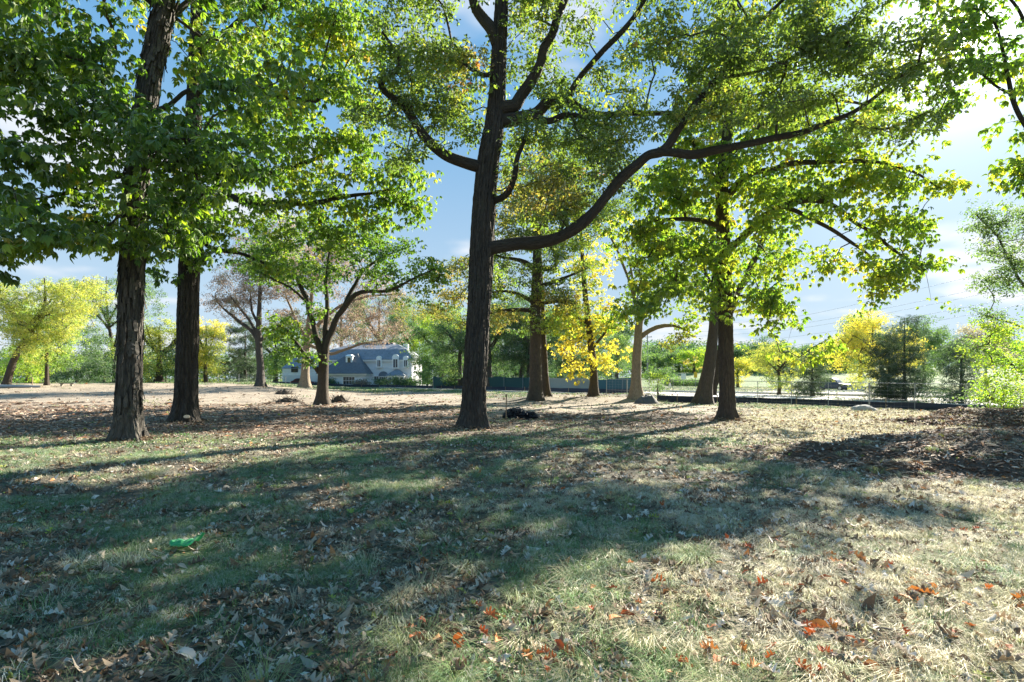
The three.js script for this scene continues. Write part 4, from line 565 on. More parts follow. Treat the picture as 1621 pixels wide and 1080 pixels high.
// ───────────────────────── the white house ─────────────────────────
{
  const D = 112, k = D / F, hx = (px) => (px - 580) * k, hy = (py) => EYE + (HY - py) * k;
  const g = group('white_house', 'large white two-storey house with dark hipped roof and dormers', 'house', null, V((580 - HX) * k, 0, -D));
  const wallT = tex(256, 256, (u, v) => { const c = 0.93 + 0.2 * tile(u, v, 16, 3.3); return [c, c, c]; });
  const wallM = std([0.84, 0.85, 0.86], 0.85, { map: wallT }), trim = std([0.88, 0.88, 0.87], 0.6), roofT = tex(512, 512, (u, v) => { const c = 0.85 + 0.5 * tile(u, v, 26, 7.3) + 0.25 * tile(u, v, 5, 1.3); return [c, c, c]; });
  const roofM = std([0.27, 0.29, 0.33], 0.8, { map: roofT, bumpMap: groundBump, bumpScale: 0.05 }), glass = std([0.03, 0.04, 0.05], 0.08), doorM = std([0.07, 0.1, 0.12], 0.5), grey = std([0.62, 0.64, 0.66], 0.7);
  const prism = (x0, x1, z0, z1, y0, tx0, tx1, tz0, tz1, y1) => { // hipped roof with a (flat) top
    const p = [[x0, y0, z1], [x1, y0, z1], [x1, y0, z0], [x0, y0, z0], [tx0, y1, tz1], [tx1, y1, tz1], [tx1, y1, tz0], [tx0, y1, tz0]], f = [[0, 1, 5, 4], [1, 2, 6, 5], [2, 3, 7, 6], [3, 0, 4, 7], [4, 5, 6, 7], [3, 2, 1, 0]], pos = [], uv = [];
    for (const q of f) for (const i of [0, 1, 2, 0, 2, 3]) { pos.push(...p[q[i]]); uv.push(p[q[i]][0] / 5 + p[q[i]][2] / 5, p[q[i]][1] / 5); }
    const ge = new THREE.BufferGeometry(); ge.setAttribute('position', new THREE.Float32BufferAttribute(pos, 3)); ge.setAttribute('uv', new THREE.Float32BufferAttribute(uv, 2)); ge.computeVertexNormals(); return ge;
  };
  const win = (x, y, z, w, h, parent, nx, ny, arch, ry = 0) => { // a window with frame, panes, glazing bars
    const o = new THREE.Group(); o.name = 'window'; o.position.set(x, y, z); o.rotation.y = ry; parent.add(o);
    part(mergeGeometries([box(w + 0.3, 0.16, 0.16, 0, -h / 2 - 0.08, 0.04), box(w + 0.3, 0.16, 0.12, 0, h / 2 + 0.08, 0.04), box(0.15, h, 0.12, -w / 2 - 0.075, 0, 0.04), box(0.15, h, 0.12, w / 2 + 0.075, 0, 0.04)]), trim, 'frame', o);
    for (let i = 0; i < nx; i++) for (let j = 0; j < ny; j++) part(box(w / nx - 0.07, h / ny - 0.07, 0.03, (i + 0.5 - nx / 2) * w / nx, (j + 0.5 - ny / 2) * h / ny, 0.02), glass, 'pane', o);
    part(box(w, h, 0.02, 0, 0, 0), trim, 'glazing_bars', o);
    if (arch) { const s = new THREE.Shape(); s.absarc(0, 0, w / 2 + 0.15, 0, Math.PI); const e = new THREE.ExtrudeGeometry(s, { depth: 0.2, bevelEnabled: false, curveSegments: 12 }); e.translate(0, h / 2 + 0.16, -0.02); part(e, arch, 'arch', o); }
    return o;
  };
  // main block: its end wall on the sunny side shows in perspective
  const mx0 = hx(503), mx1 = hx(652), dep = 12.5, ev = hy(572);
  part(box(mx1 - mx0, ev + 1, dep, (mx0 + mx1) / 2, (ev - 1) / 2, -dep / 2), wallM, 'wall', g);
  part(box(mx1 - mx0 + 0.9, 0.35, dep + 0.9, (mx0 + mx1) / 2, ev + 0.12, -dep / 2), trim, 'cornice', g);
  const y1 = ev + 0.3 + (hy(543) - ev) * 0.6, rf = part(mergeGeometries([prism(mx0 - 0.6, mx1 + 0.6, -dep - 0.6, 0.6, ev + 0.3, hx(521), hx(641), -dep + 1.6, -1.6, y1), prism(hx(521), hx(641), -dep + 1.6, -1.6, y1 + 0.002, hx(545), hx(622), -dep + 4.6, -4.6, hy(543))]), roofM, 'roof', g);
  part(box(hx(616) - hx(553) - 0.6, 0.4, dep - 10, (hx(553) + hx(616)) / 2, hy(543) + 0.2, -dep / 2), std([0.1, 0.11, 0.13], 0.7), 'roof_deck', rf);
  part(box(1.1, 1.9, 0.9, hx(632), hy(549), -7), wallM, 'chimney', rf);
  // front wing with its own steep hip and dormer
  const wx0 = hx(515), wx1 = hx(589), wz = 4.2, we = hy(594);
  part(box(wx1 - wx0 - 0.5, we + 1, wz, (wx0 + wx1) / 2, (we - 1) / 2, wz / 2 + 0.003), wallM, 'wing_wall', g);
  part(box(wx1 - wx0 + 0.2, 0.3, wz + 0.4, (wx0 + wx1) / 2, we + 0.1, wz / 2 + 0.25), trim, 'cornice', g);
  const wr = part(prism(wx0 - 0.3, wx1 + 0.3, 0.01, wz + 0.7, we + 0.25, hx(553), hx(567), -3.5, 0.4, hy(560)), std([0.15, 0.16, 0.18], 0.85, { map: roofT, bumpMap: groundBump, bumpScale: 0.05 }), 'wing_roof', g);
  { const dm = new THREE.Group(); dm.name = 'dormer'; wr.add(dm); part(box(1.35, 2.1, 1.6, hx(558), hy(573), 1.6), trim, 'dormer_wall', dm); part(prism(hx(558) - 0.85, hx(558) + 0.85, 0.7, 2.6, hy(565), hx(558) - 0.3, hx(558) + 0.3, 0.7, 2.2, hy(562)), trim, 'dormer_roof', dm); part(box(0.6, 1.3, 0.06, hx(558), hy(572), 2.42), glass, 'pane', dm); }
  // garage wing
  const gx0 = hx(455), gx1 = hx(514), ge_ = hy(584);
  part(box(gx1 - gx0 - 0.1, ge_ + 1, 9, (gx0 + gx1) / 2 - 0.05, (ge_ - 1) / 2, -2), wallM, 'garage_wall', g);
  part(prism(gx0 - 0.2, gx1, -6.6, 2.7, ge_ + 0.02, hx(466), hx(500), -3, -1, hy(564)), roofM, 'garage_roof', g);
  part(box(5.5, 2.3, 0.1, hx(478), 1.2, 2.53), grey, 'garage_door', g); part(box(1.4, 1.1, 0.1, hx(474), hy(581) - 0.6, 2.53), glass, 'garage_window', g);
  // upper windows breaking the eave
  for (const [px, w, h] of [[601, 0.6, 1.3], [627, 0.85, 1.7], [643, 0.6, 1.3]]) { const o = new THREE.Group(); o.name = 'eave_dormer'; g.add(o); part(box(w + 0.5, h + 0.6, 0.9, hx(px), hy(577) + 0.25, 0.25), trim, 'dormer_wall', o); const s = new THREE.Shape(); s.absarc(0, 0, w / 2 + 0.26, 0, Math.PI); const e = new THREE.ExtrudeGeometry(s, { depth: 0.9, bevelEnabled: false, curveSegments: 12 }); e.translate(hx(px), hy(577) + 0.25 + (h + 0.6) / 2, -0.2); part(e, trim, 'dormer_arch', o); part(box(w, h, 0.05, hx(px), hy(577) + 0.2, 0.72), glass, 'pane', o); part(box(0.08, h, 0.07, hx(px), hy(577) + 0.2, 0.73), trim, 'glazing_bar', o); }
  win(hx(562), hy(602.5), wz + 0.01, 2.3, 1.5, g, 4, 2); win(hx(588.8) - 0.0 + 0.9, hy(602), 0.01, 0.9, 1.6, g, 2, 2);
  win(hx(607), hy(602.5), 0.01, 1.7, 1.5, g, 4, 2, std([0.12, 0.16, 0.2], 0.4));
  // porch with canopy, columns and door
  const pr = new THREE.Group(); pr.name = 'porch'; g.add(pr);
  part(prism(hx(614), hx(645), 0.01, 2.6, hy(595), hx(626), hx(633), 0.01, 0.6, hy(585.5)), roofM, 'canopy', pr); part(box(hx(643) - hx(616), 0.3, 2.3, (hx(616) + hx(643)) / 2, hy(595) - 0.16, 1.2), trim, 'beam', pr);
  for (const px of [617, 623.5, 635, 642]) { const c = new THREE.CylinderGeometry(0.12, 0.14, hy(595) - 0.3, 10); c.translate(hx(px), (hy(595) - 0.3) / 2, 2.1); part(c, trim, 'column', pr); }
  part(box(1.5, 2.2, 0.08, hx(627), 1.1, 0.05), doorM, 'door', pr); win(hx(619), hy(602), 0.01, 0.7, 1.4, g, 2, 2); win(hx(638), hy(602), 0.01, 1.2, 1.4, g, 3, 2);
  // end wall windows
  for (const z of [-3.2, -8.8]) { win(mx1 + 0.01, hy(579), z, 1.6, 1.9, g, 3, 3, null, Math.PI / 2); win(mx1 + 0.01, hy(603), z, 1.6, 2.2, g, 3, 3, null, Math.PI / 2); part(box(0.5, 0.2, 2.4, mx1 + 0.25, hy(588), z), trim, 'window_box', g); }
  shade(g);
  const bushes = [[612, 597, 14, 'dark'], [640, 600, 12, 'dark'], [572, 603, 8, 'pink'], [524, 602, 8, 'dark'], [650, 603, 9, 'mid']];
  bushes.forEach((b, i) => autoTree('foundation_shrub', ['dark clipped shrub beside the arched window of the house', 'dark shrub between the porch and the end wall', 'reddish low shrub under the double window of the house', 'round dark shrub against the front wing of the house', 'green shrub at the sunlit corner of the house'][i], 'shrubs planted along the house', 400 + i, b[0], 106, b[1], 611, b[2], b[3], { limbs: 1, tw: 1.5, n: 5 }));
}

// ───────────────────────── fences ─────────────────────────
const siltM = std([0.022, 0.03, 0.05], 0.75), stakeM = std([0.33, 0.24, 0.15], 0.9), metalM = std([0.3, 0.32, 0.33], 0.6, { metalness: 0.4 });
function along(list) { const c = []; for (let i = 0; i < list.length - 1; i++) { const a = list[i], b = list[i + 1], n = Math.max(1, Math.round(a.distanceTo(b) / 1.2)); for (let k = 0; k < n; k++) c.push(a.clone().lerp(b, k / n)); } c.push(list[list.length - 1]); c.forEach((p) => { p.y = H(p.x, p.z); }); return c; }
function sheetFence(list, h0, thick, wob, seed) { // an upright cloth along a line of points, with two faces, sag and folds
  const c = along(list), pos = [], idx = [], rows = 4, m = c.length;
  for (let i = 0; i < m; i++) { const t = V().subVectors(c[Math.min(m - 1, i + 1)], c[Math.max(0, i - 1)]).normalize(), nn = V(-t.z, 0, t.x); for (const side of [0, 1]) for (let j = 0; j <= rows; j++) { const q = j / rows, o = wob * n3(i * 0.7, q * 2, seed) + (side - 0.5) * thick, hh = h0 * (1 + 0.18 * n3(i * 0.45, 3, seed)) * q - 0.05; pos.push(c[i].x + nn.x * o, c[i].y + hh, c[i].z + nn.z * o); } }
  const w = 2 * (rows + 1); for (let i = 0; i < m - 1; i++) for (const s of [0, 1]) for (let j = 0; j < rows; j++) { const a = i * w + s * (rows + 1) + j, b = a + w; idx.push(a, b, a + 1, b, b + 1, a + 1); }
  for (let i = 0; i < m - 1; i++) { const a = i * w + rows, b = a + rows + 1; idx.push(a, a + w, b, b, a + w, b + w); }
  const g = new THREE.BufferGeometry(); g.setAttribute('position', new THREE.Float32BufferAttribute(pos, 3)); g.setIndex(idx); g.computeVertexNormals(); return g;
}
function post(p, h, r, mat, parent, square) { const g = square ? new THREE.BoxGeometry(r * 2, h, r * 2) : new THREE.CylinderGeometry(r, r, h, 8); g.translate(p.x, p.y + h / 2 - 0.05, p.z); return part(g, mat, 'post', parent); }
{
  const A = groundAt(1562, 656), B = groundAt(1400, 647), C = groundAt(1200, 639), Dd = groundAt(1040, 634);
  const f = group('silt_fence', 'low black silt fence with its free end by the far mulch heap', 'fence'); part(sheetFence([A, B, C, Dd], 0.44, 0.012, 0.12, 3), siltM, 'fabric', f); along([A, B, C, Dd]).forEach((p, i) => { if (i % 2 === 0) post(p.clone().add(V(0.05, 0, 0.06)), 0.62, 0.02, stakeM, f, true); }); shade(f);
  const l2 = [onGround(1000, 55), onGround(900, 60), onGround(800, 68), onGround(720, 80), onGround(620, 94), onGround(500, 99), onGround(430, 99)];
  const f2 = group('silt_fence', 'long black silt fence running past the screen towards the white house', 'fence'); part(sheetFence(l2, 0.6, 0.012, 0.15, 5), siltM, 'fabric', f2); along(l2).forEach((p, i) => { if (i % 3 === 0) post(p.clone().add(V(0, 0, 0.1)), 0.68, 0.025, stakeM, f2, true); }); shade(f2);
  // wire fence on steel posts behind it
  const wire = group('wire_fence', 'grey metal wire fence with rails standing behind the low black silt fence', 'fence');
  const back = RN.clone().multiplyScalar(1.4), E0 = A.clone().addScaledVector(back, 1).addScaledVector(RD, 3), E1 = Dd.clone().addScaledVector(back, 1).addScaledVector(RD, -6); E0.y = H(E0.x, E0.z); E1.y = H(E1.x, E1.z);
  const n = 13; for (let i = 0; i <= n; i++) post(E0.clone().lerp(E1, i / n), 1.35, i % 4 === 0 ? 0.038 : 0.02, metalM, wire);
  const bar = (y, r) => { const a = E0.clone(), b = E1.clone(); a.y += y; b.y += y; return tube([a, a.clone().lerp(b, 0.5), b], [r, r, r], 8, 6); };
  part(bar(1.3, 0.018), metalM, 'rail', wire); part(bar(0.45, 0.01), metalM, 'rail', wire);
  const ws = []; for (let y = 0.1; y < 1.3; y += 0.2) ws.push(bar(y, 0.003)); const L = E0.distanceTo(E1), m = Math.round(L / 0.3); for (let i = 0; i <= m; i++) { const p = E0.clone().lerp(E1, i / m), c = new THREE.CylinderGeometry(0.0025, 0.0025, 1.25, 3); c.translate(p.x, p.y + 0.65, p.z); ws.push(c); }
  part(mergeGeometries(ws), metalM, 'wire_mesh', wire, 'stuff'); shade(wire);
  // screen fence of green and pale cloth
  const green = std([0.03, 0.085, 0.085], 0.85, { side: THREE.DoubleSide }), pale = std([0.34, 0.35, 0.3], 0.9, { side: THREE.DoubleSide }), teal = std([0.05, 0.13, 0.15], 0.85, { side: THREE.DoubleSide });
  for (const [pts, h, mat, label] of [[[onGround(686, 84), onGround(770, 78), onGround(838, 72)], 2.0, green, 'dark green privacy screen on a fence between the oak and the house'], [[onGround(838, 71.5), onGround(870, 69), onGround(900, 67), onGround(925, 65), onGround(938, 64)], 1.75, pale, 'ragged pale screen sagging on its posts behind the yellow maple'], [[onGround(944, 64), onGround(1000, 60)], 1.75, teal, 'teal screen on short posts beside the pale-barked trunk']]) {
    const s = group('screen_fence', label, 'fence'); part(sheetFence(pts, h, 0.01, mat === pale ? 0.5 : 0.15, h * 3), mat, 'screen_cloth', s); const c = along(pts); c.forEach((p, i) => { if (i % 3 === 0) post(p.clone().add(V(0, 0, 0.2)), h + 0.15, 0.035, metalM, s); });
    shade(s);
  }
  const lf = group('wire_fence', 'far grey wire fence crossing before the garage wing', 'fence'); const l = along([onGround(345, 84), onGround(400, 84), onGround(452, 88)]); l.forEach((p, i) => { if (i % 3 === 0) post(p, 1.4, 0.04, metalM, lf); }); const lw = []; for (const y of [0.4, 0.8, 1.2]) lw.push(tube(l.map((p) => p.clone().add(V(0, y, 0))), [0.012, 0.012], l.length, 4)); part(mergeGeometries(lw), metalM, 'wire', lf, 'stuff'); shade(lf);
}

// ───────────────────────── vehicles, poles, signs, person ─────────────────────────
function car(label, pos, yaw, paint, h = 1.45, len = 4.6) {
  const g = group('parked_car', label, 'car', null, pos); g.rotation.y = yaw; const k = len / 4.6, z = (v) => v * k;
  const s = new THREE.Shape(); s.moveTo(-2.28 * k, 0.32); s.lineTo(2.25 * k, 0.32); s.quadraticCurveTo(2.36 * k, 0.6, 2.2 * k, 0.74); s.lineTo(1.15 * k, 0.9); s.lineTo(-2.05 * k, 0.95); s.quadraticCurveTo(-2.36 * k, 0.9, -2.28 * k, 0.32);
  const b = new THREE.ExtrudeGeometry(s, { depth: 1.6, bevelEnabled: true, bevelSize: 0.08, bevelThickness: 0.08, bevelSegments: 3 }); b.translate(0, 0, -0.8); part(b, paint, 'body', g);
  const c = new THREE.Shape(); c.moveTo(1.2 * k, 0.88); c.quadraticCurveTo(0.7 * k, h - 0.08, 0.35 * k, h); c.lineTo(-1.1 * k, h); c.quadraticCurveTo(-1.6 * k, h - 0.1, -2.0 * k, 0.92);
  const cab = new THREE.ExtrudeGeometry(c, { depth: 1.36, bevelEnabled: true, bevelSize: 0.05, bevelThickness: 0.06, bevelSegments: 3 }); cab.translate(0, 0, -0.68); part(cab, paint, 'roof', g);
  for (const sd of [-1, 1]) { const w = new THREE.Shape(); w.moveTo(0.95 * k, 0.95); w.lineTo(0.35 * k, h - 0.1); w.lineTo(-1.0 * k, h - 0.1); w.lineTo(-1.6 * k, 0.98); const e = new THREE.ExtrudeGeometry(w, { depth: 0.02, bevelEnabled: false }); e.translate(0, 0, sd * 0.75 - 0.01); part(e, std([0.02, 0.025, 0.03], 0.08), 'side_window', g); }
  for (const [x, zz] of [[1.4, 0.78], [1.4, -0.78], [-1.4, 0.78], [-1.4, -0.78]]) { const wg = new THREE.Group(); wg.name = 'wheel'; wg.position.set(z(x), 0.33, zz); g.add(wg); const t = new THREE.CylinderGeometry(0.33, 0.33, 0.22, 20); t.rotateX(Math.PI / 2); part(t, std([0.02, 0.02, 0.02], 0.85), 'tyre', wg); const rm = new THREE.CylinderGeometry(0.19, 0.19, 0.24, 12); rm.rotateX(Math.PI / 2); part(rm, std([0.55, 0.55, 0.56], 0.35, { metalness: 0.8 }), 'rim', wg); }
  for (const zz of [0.55, -0.55]) part(box(0.08, 0.14, 0.3, 2.3 * k, 0.66, zz), std([0.8, 0.8, 0.78], 0.2), 'headlight', g);
  shade(g); return g;
}
const maroon = std([0.09, 0.02, 0.03], 0.25), navy = std([0.03, 0.05, 0.09], 0.25), silver = std([0.45, 0.48, 0.52], 0.3, { metalness: 0.5 });
{ const p = V((481 - HX) / F * 106, 0, -106); p.y = H(p.x, p.z); car('dark maroon car parked before the garage wing of the white house', p, 0, maroon); }
{ const p = roadP(-14, 21, 0.06); const q = onGround(1316, 72); q.y = 0.06; car('dark car on the far carriageway beyond the wire fence', q, -Math.atan2(RD.z, RD.x), navy, 1.6); }
{ const p = onGround(1358, 68); p.y = 0.06; const g = group('utility_cabinet', 'pale boxy cabinet standing at the road beyond the wire fence', 'cabinet', null, p); part(box(1.05, 1.0, 0.7, 0, 0.6, 0), std([0.6, 0.62, 0.6], 0.6), 'housing', g); part(box(1.15, 0.08, 0.8, 0, 1.14, 0), std([0.55, 0.57, 0.56], 0.6), 'lid', g); part(box(1.2, 0.12, 0.85, 0, 0.06, 0), std([0.4, 0.4, 0.38], 0.9), 'plinth', g); part(box(0.06, 0.2, 0.04, 0.36, 0.62, 0.37), metalM, 'handle', g); shade(g); }
{ // utility pole and wires
  const p = onGround(1025, 150), g = group('utility_pole', 'grey utility pole with crossarm rising beyond the road', 'utility pole', null, p); const c = new THREE.CylinderGeometry(0.13, 0.2, 13, 10); c.translate(0, 6.4, 0); part(c, std([0.3, 0.28, 0.26], 0.9), 'pole', g); part(box(2.4, 0.16, 0.14, 0, 11.8, 0.2), std([0.25, 0.22, 0.19], 0.9), 'crossarm', g); for (const x of [-1, 0, 1]) { const i = new THREE.CylinderGeometry(0.06, 0.08, 0.25, 8); i.translate(x, 12.0, 0.2); part(i, std([0.4, 0.4, 0.42], 0.3), 'insulator', g); } shade(g);
  const p2 = onGround(1720, 85), g2 = group('utility_pole', 'tall utility pole carrying the power lines, out past the small-leaved tree', 'utility pole', null, p2); const c2 = new THREE.CylinderGeometry(0.16, 0.24, 24, 10); c2.translate(0, 11.8, 0); part(c2, std([0.3, 0.28, 0.26], 0.9), 'pole', g2); part(box(3.4, 0.18, 0.16, 0, 23.0, 0), std([0.25, 0.22, 0.19], 0.9), 'crossarm', g2); shade(g2);
  const wm = std([0.25, 0.27, 0.3], 0.7);
  for (const [i, a] of [[500, 392], [512, 416], [519, 428], [531, 446], [545, 462]].entries()) { const A = P(1100, a[0] + 14, 150), B = P(1720, a[1], 85), M1 = P(1250, a[0] + 3, 130), M2 = P(1500, a[1] + 55 - i * 3, 104); top(new THREE.Mesh(tube([A, M1, M2, B], [0.024, 0.024, 0.024, 0.024], 40, 5), wm), 'power_line', 'thin power line crossing the open sky behind the large trees', 'power line', 'power lines strung in the sky'); }
}
function sign(label, pos, h, w, hh, col) { const g = group('road_sign', label, 'sign', null, pos); const c = new THREE.CylinderGeometry(0.04, 0.04, h, 8); c.translate(0, h / 2, 0); part(c, metalM, 'pole', g); part(box(w, hh, 0.03, 0, h - hh / 2, 0.06), std(col, 0.6), 'sign_plate', g); shade(g); }
sign('blank white rectangular sign on a post across the road', onGround(1082, 100), 2.6, 0.9, 1.1, [0.75, 0.76, 0.76]);
sign('narrow yellow road sign on a post across the road', onGround(1101, 92), 2.8, 0.55, 1.0, [0.75, 0.48, 0.03]);
{ // someone walking along the road
  const p = onGround(1060, 84); p.y = 0.06; const J = { hip: [0, 0.92, 0], chest: [0.02, 1.36, 0], neck: [0.03, 1.5, 0], head: [0.06, 1.64, 0], lk: [0.16, 0.5, 0.09], lf: [0.1, 0.06, 0.1], rk: [-0.02, 0.5, -0.09], rf: [-0.24, 0.1, -0.1], le: [-0.12, 1.14, 0.22], lh: [-0.02, 0.9, 0.22], re: [0.14, 1.14, -0.22], rh: [0.28, 0.95, -0.2], ls: [0.02, 1.42, 0.18], rs: [0.02, 1.42, -0.18], lt: [0.24, 0.04, 0.1], rt: [-0.12, 0.04, -0.1] };
  const bones = [['hip', 'chest', 0.13, 0.15], ['chest', 'neck', 0.12, 0.06], ['neck', 'head', 0.06, 0.11], ['head', 'head', 0.115, 0.115], ['hip', 'lk', 0.1, 0.065], ['lk', 'lf', 0.065, 0.045], ['hip', 'rk', 0.1, 0.065], ['rk', 'rf', 0.065, 0.045], ['ls', 'rs', 0.08, 0.08], ['ls', 'le', 0.06, 0.045], ['le', 'lh', 0.045, 0.035], ['rs', 're', 0.06, 0.045], ['re', 'rh', 0.045, 0.035], ['lf', 'lt', 0.045, 0.035], ['rf', 'rt', 0.045, 0.035]];
  const N = 72, mc = new MarchingCubes(N, new THREE.MeshStandardMaterial(), false, false, 60000); mc.isolation = 0;
  for (let k = 0; k < N; k++) for (let j = 0; j < N; j++) for (let i = 0; i < N; i++) {
    const q = [(i / N * 2 - 1), (j / N * 2 - 1) + 0.9, (k / N * 2 - 1)]; let s = 9;
    for (const [a, b, ra, rb] of bones) { const A = J[a], B = J[b], ab = [B[0] - A[0], B[1] - A[1], B[2] - A[2]], ap = [q[0] - A[0], q[1] - A[1], q[2] - A[2]], l = ab[0] ** 2 + ab[1] ** 2 + ab[2] ** 2 || 1e-6, t = Math.min(1, Math.max(0, (ap[0] * ab[0] + ap[1] * ab[1] + ap[2] * ab[2]) / l)), dd = Math.hypot(ap[0] - ab[0] * t, ap[1] - ab[1] * t, ap[2] - ab[2] * t) - (ra + (rb - ra) * t), h = Math.max(0, 0.05 - Math.abs(s - dd)) / 0.05; s = Math.min(s, dd) - h * h * 0.0125; }
    mc.field[i + j * N + k * N * N] = -s;
  }
  mc.update(); const cnt = mc.count, ge = new THREE.BufferGeometry(), pa = mc.positionArray.slice(0, cnt * 3), na = mc.normalArray.slice(0, cnt * 3), col = new Float32Array(cnt * 3);
  for (let i = 0; i < cnt; i++) { pa[i * 3 + 1] += 0.9; const y = pa[i * 3 + 1]; const c = y > 1.7 ? [0.04, 0.03, 0.02] : y > 1.52 ? [0.45, 0.28, 0.2] : y > 0.9 ? [0.03, 0.035, 0.05] : y > 0.1 ? [0.6, 0.58, 0.54] : [0.1, 0.1, 0.1]; col.set(c, i * 3); }
  ge.setAttribute('position', new THREE.BufferAttribute(pa, 3)); ge.setAttribute('normal', new THREE.BufferAttribute(na, 3)); ge.setAttribute('color', new THREE.BufferAttribute(col, 3));
  const m = new THREE.Mesh(ge, std([1, 1, 1], 0.85, { vertexColors: true })); m.position.copy(p); m.castShadow = true; top(m, 'person', 'person in dark top and pale trousers walking along the road', 'person');
}

// ───────────────────────── small things on the ground ─────────────────────────
{ const p = groundAt(801, 668), g = group('wooden_stake', 'thin upright wooden survey stake beside the crumpled black plastic', 'stake', null, p); const s = box(0.04, 1.06, 0.03, 0, 0.5, 0); s.rotateZ(-0.02); part(s, stakeM, 'shaft', g); part(box(0.042, 0.1, 0.032, -0.0, 0.97, 0), std([0.2, 0.14, 0.08], 0.9), 'weathered_tip', g); shade(g); }
function lump(seed, rx, ry, rz, amp, f, det = 5, ridged) { let g = new THREE.IcosahedronGeometry(1, det * 5); g = mergeVertices(g.deleteAttribute('uv').deleteAttribute('normal')); const p = g.attributes.position; for (let i = 0; i < p.count; i++) { const x = p.getX(i), y = p.getY(i), z = p.getZ(i); let n = fbm(x * f + seed, y * f, z * f, 4); if (ridged) n = 0.35 - Math.abs(n) * 2.2 + 0.4 * fbm(x * 1.3 + seed, y, z, 2); const k = 1 + amp * n; p.setXYZ(i, x * rx * k, Math.max(-0.08, y * ry * k), z * rz * k); } g.computeVertexNormals(); return g; }
{ const p = groundAt(821, 663), g = group('plastic_sheet', 'crumpled black plastic sheeting heaped beside the wooden stake', 'plastic sheet', null, p); const m = std([0.012, 0.015, 0.022], 0.32); const a = lump(3, 0.42, 0.36, 0.35, 0.75, 2.6, 8, true); a.translate(-0.1, 0.04, 0); const b = lump(9, 0.34, 0.22, 0.3, 0.8, 2.8, 8, true); b.translate(0.42, 0.03, 0.1); part(a, m, 'fold', g); part(b, m, 'fold', g); shade(g); }
function heap(rx, rz, h, seed, amp = 0.8) { const n = 28, pos = [], idx = []; for (let j = 0; j <= n; j++) for (let i = 0; i <= n; i++) { const u = i / n * 2 - 1, v = j / n * 2 - 1, q = u * u + v * v, e = Math.max(0, 1 - q) ; pos.push(u * rx, h * Math.pow(e, 0.9) * (0.75 + amp * fbm(u * 2.2 + seed, 1, v * 2.2, 4)) - (q > 0.9 ? 0.12 : 0.03), v * rz); } for (let j = 0; j < n; j++) for (let i = 0; i < n; i++) { const a = j * (n + 1) + i; idx.push(a, a + n + 1, a + 1, a + 1, a + n + 1, a + n + 2); } const g = new THREE.BufferGeometry(); g.setAttribute('position', new THREE.Float32BufferAttribute(pos, 3)); g.setIndex(idx); g.computeVertexNormals(); return g; }
function brush(label, px, py, w, h, seed) { const p = groundAt(px, py), g = group('brush_heap', label, 'brush heap', null, p), r = rng(seed), wd = new Wood(); part(heap(w * 0.5, w * 0.36, h * 0.9, seed, 1.4), std([0.06, 0.044, 0.03], 0.95), 'soil_core', g); for (let i = 0; i < 110; i++) { const ra = Math.sqrt(r()) * 0.5, an = r() * 6.283, a = V(Math.cos(an) * ra * w, h * 0.75 * (1 - ra * 2) * r(), Math.sin(an) * ra * w * 0.7), l = 0.25 + 0.5 * r(), dd = V(r() - 0.5, (r() - 0.35) * 0.9, r() - 0.5).normalize(), b = a.clone().addScaledVector(dd, l); b.y = Math.max(0.02, b.y); const mm = a.clone().lerp(b, 0.5).add(V(0, 0.05 * r(), 0.04)); wd.add([a, mm, b], [0.012 * (0.5 + r()), 0.01, 0.004], 4); } part(wd.build(), twigMat, 'sticks', g, 'stuff'); shade(g); }
brush('dark heap of roots and sticks right beside the low-forking tree', 536, 637, 1.2, 0.55, 41); brush('low spread of broken roots and sticks left of the low-forking tree', 455, 637, 1.9, 0.35, 42); brush('small root heap near the pale garage trunk', 448, 624, 1.6, 0.45, 43);
top(new THREE.Mesh(heap(0.85, 0.7, 0.7, 61, 0.6), std([0.11, 0.105, 0.1], 0.9)), 'grey_mound', 'dark grey earth mound at the foot of the pale-barked trunk', 'mound').position.copy(groundAt(1024, 639));
top(new THREE.Mesh(lump(62, 0.62, 0.3, 0.4, 0.35, 1.3, 5), std([0.36, 0.34, 0.31], 0.9)), 'field_stone', 'flat pale stone lying in the grass before the black silt fence', 'stone').position.copy(groundAt(1368, 651));
{ const c = onGround(18, 57), m = new THREE.Mesh(tube([V(-2.6, 0.14, 0.3), V(-1, 0.16, 0), V(1, 0.15, 0), V(2.8, 0.12, -0.25)], [0.15, 0.16, 0.15, 0.11], 20, 12), std([0.4, 0.41, 0.42], 0.85)); m.position.copy(c); top(m, 'fallen_log', 'weathered grey log lying at the clearing edge under the leaning tree', 'log'); const s = group('wooden_stake', 'short pale stake behind the grey log', 'stake', null, onGround(51, 60)); part(box(0.09, 1.0, 0.06, 0, 0.45, 0), stakeM, 'shaft', s); part(box(0.11, 0.12, 0.08, 0, 0.93, 0), stakeM, 'cap', s); shade(s); }
{ // dark plank resting on two blocks near the thin trunk at the left
  const s = group('plank', 'dark plank lying on the clearing edge behind the shaggy trunk', 'plank', null, onGround(106, 60)); part(box(1.4, 0.06, 0.25, 0, 0.3, 0, 0.2), std([0.1, 0.1, 0.11], 0.8), 'board', s); part(box(0.2, 0.32, 0.2, -0.5, 0.12, 0.1), std([0.3, 0.26, 0.2], 0.9), 'block', s); part(box(0.2, 0.32, 0.2, 0.45, 0.12, -0.1), std([0.3, 0.26, 0.2], 0.9), 'block', s); shade(s);
}
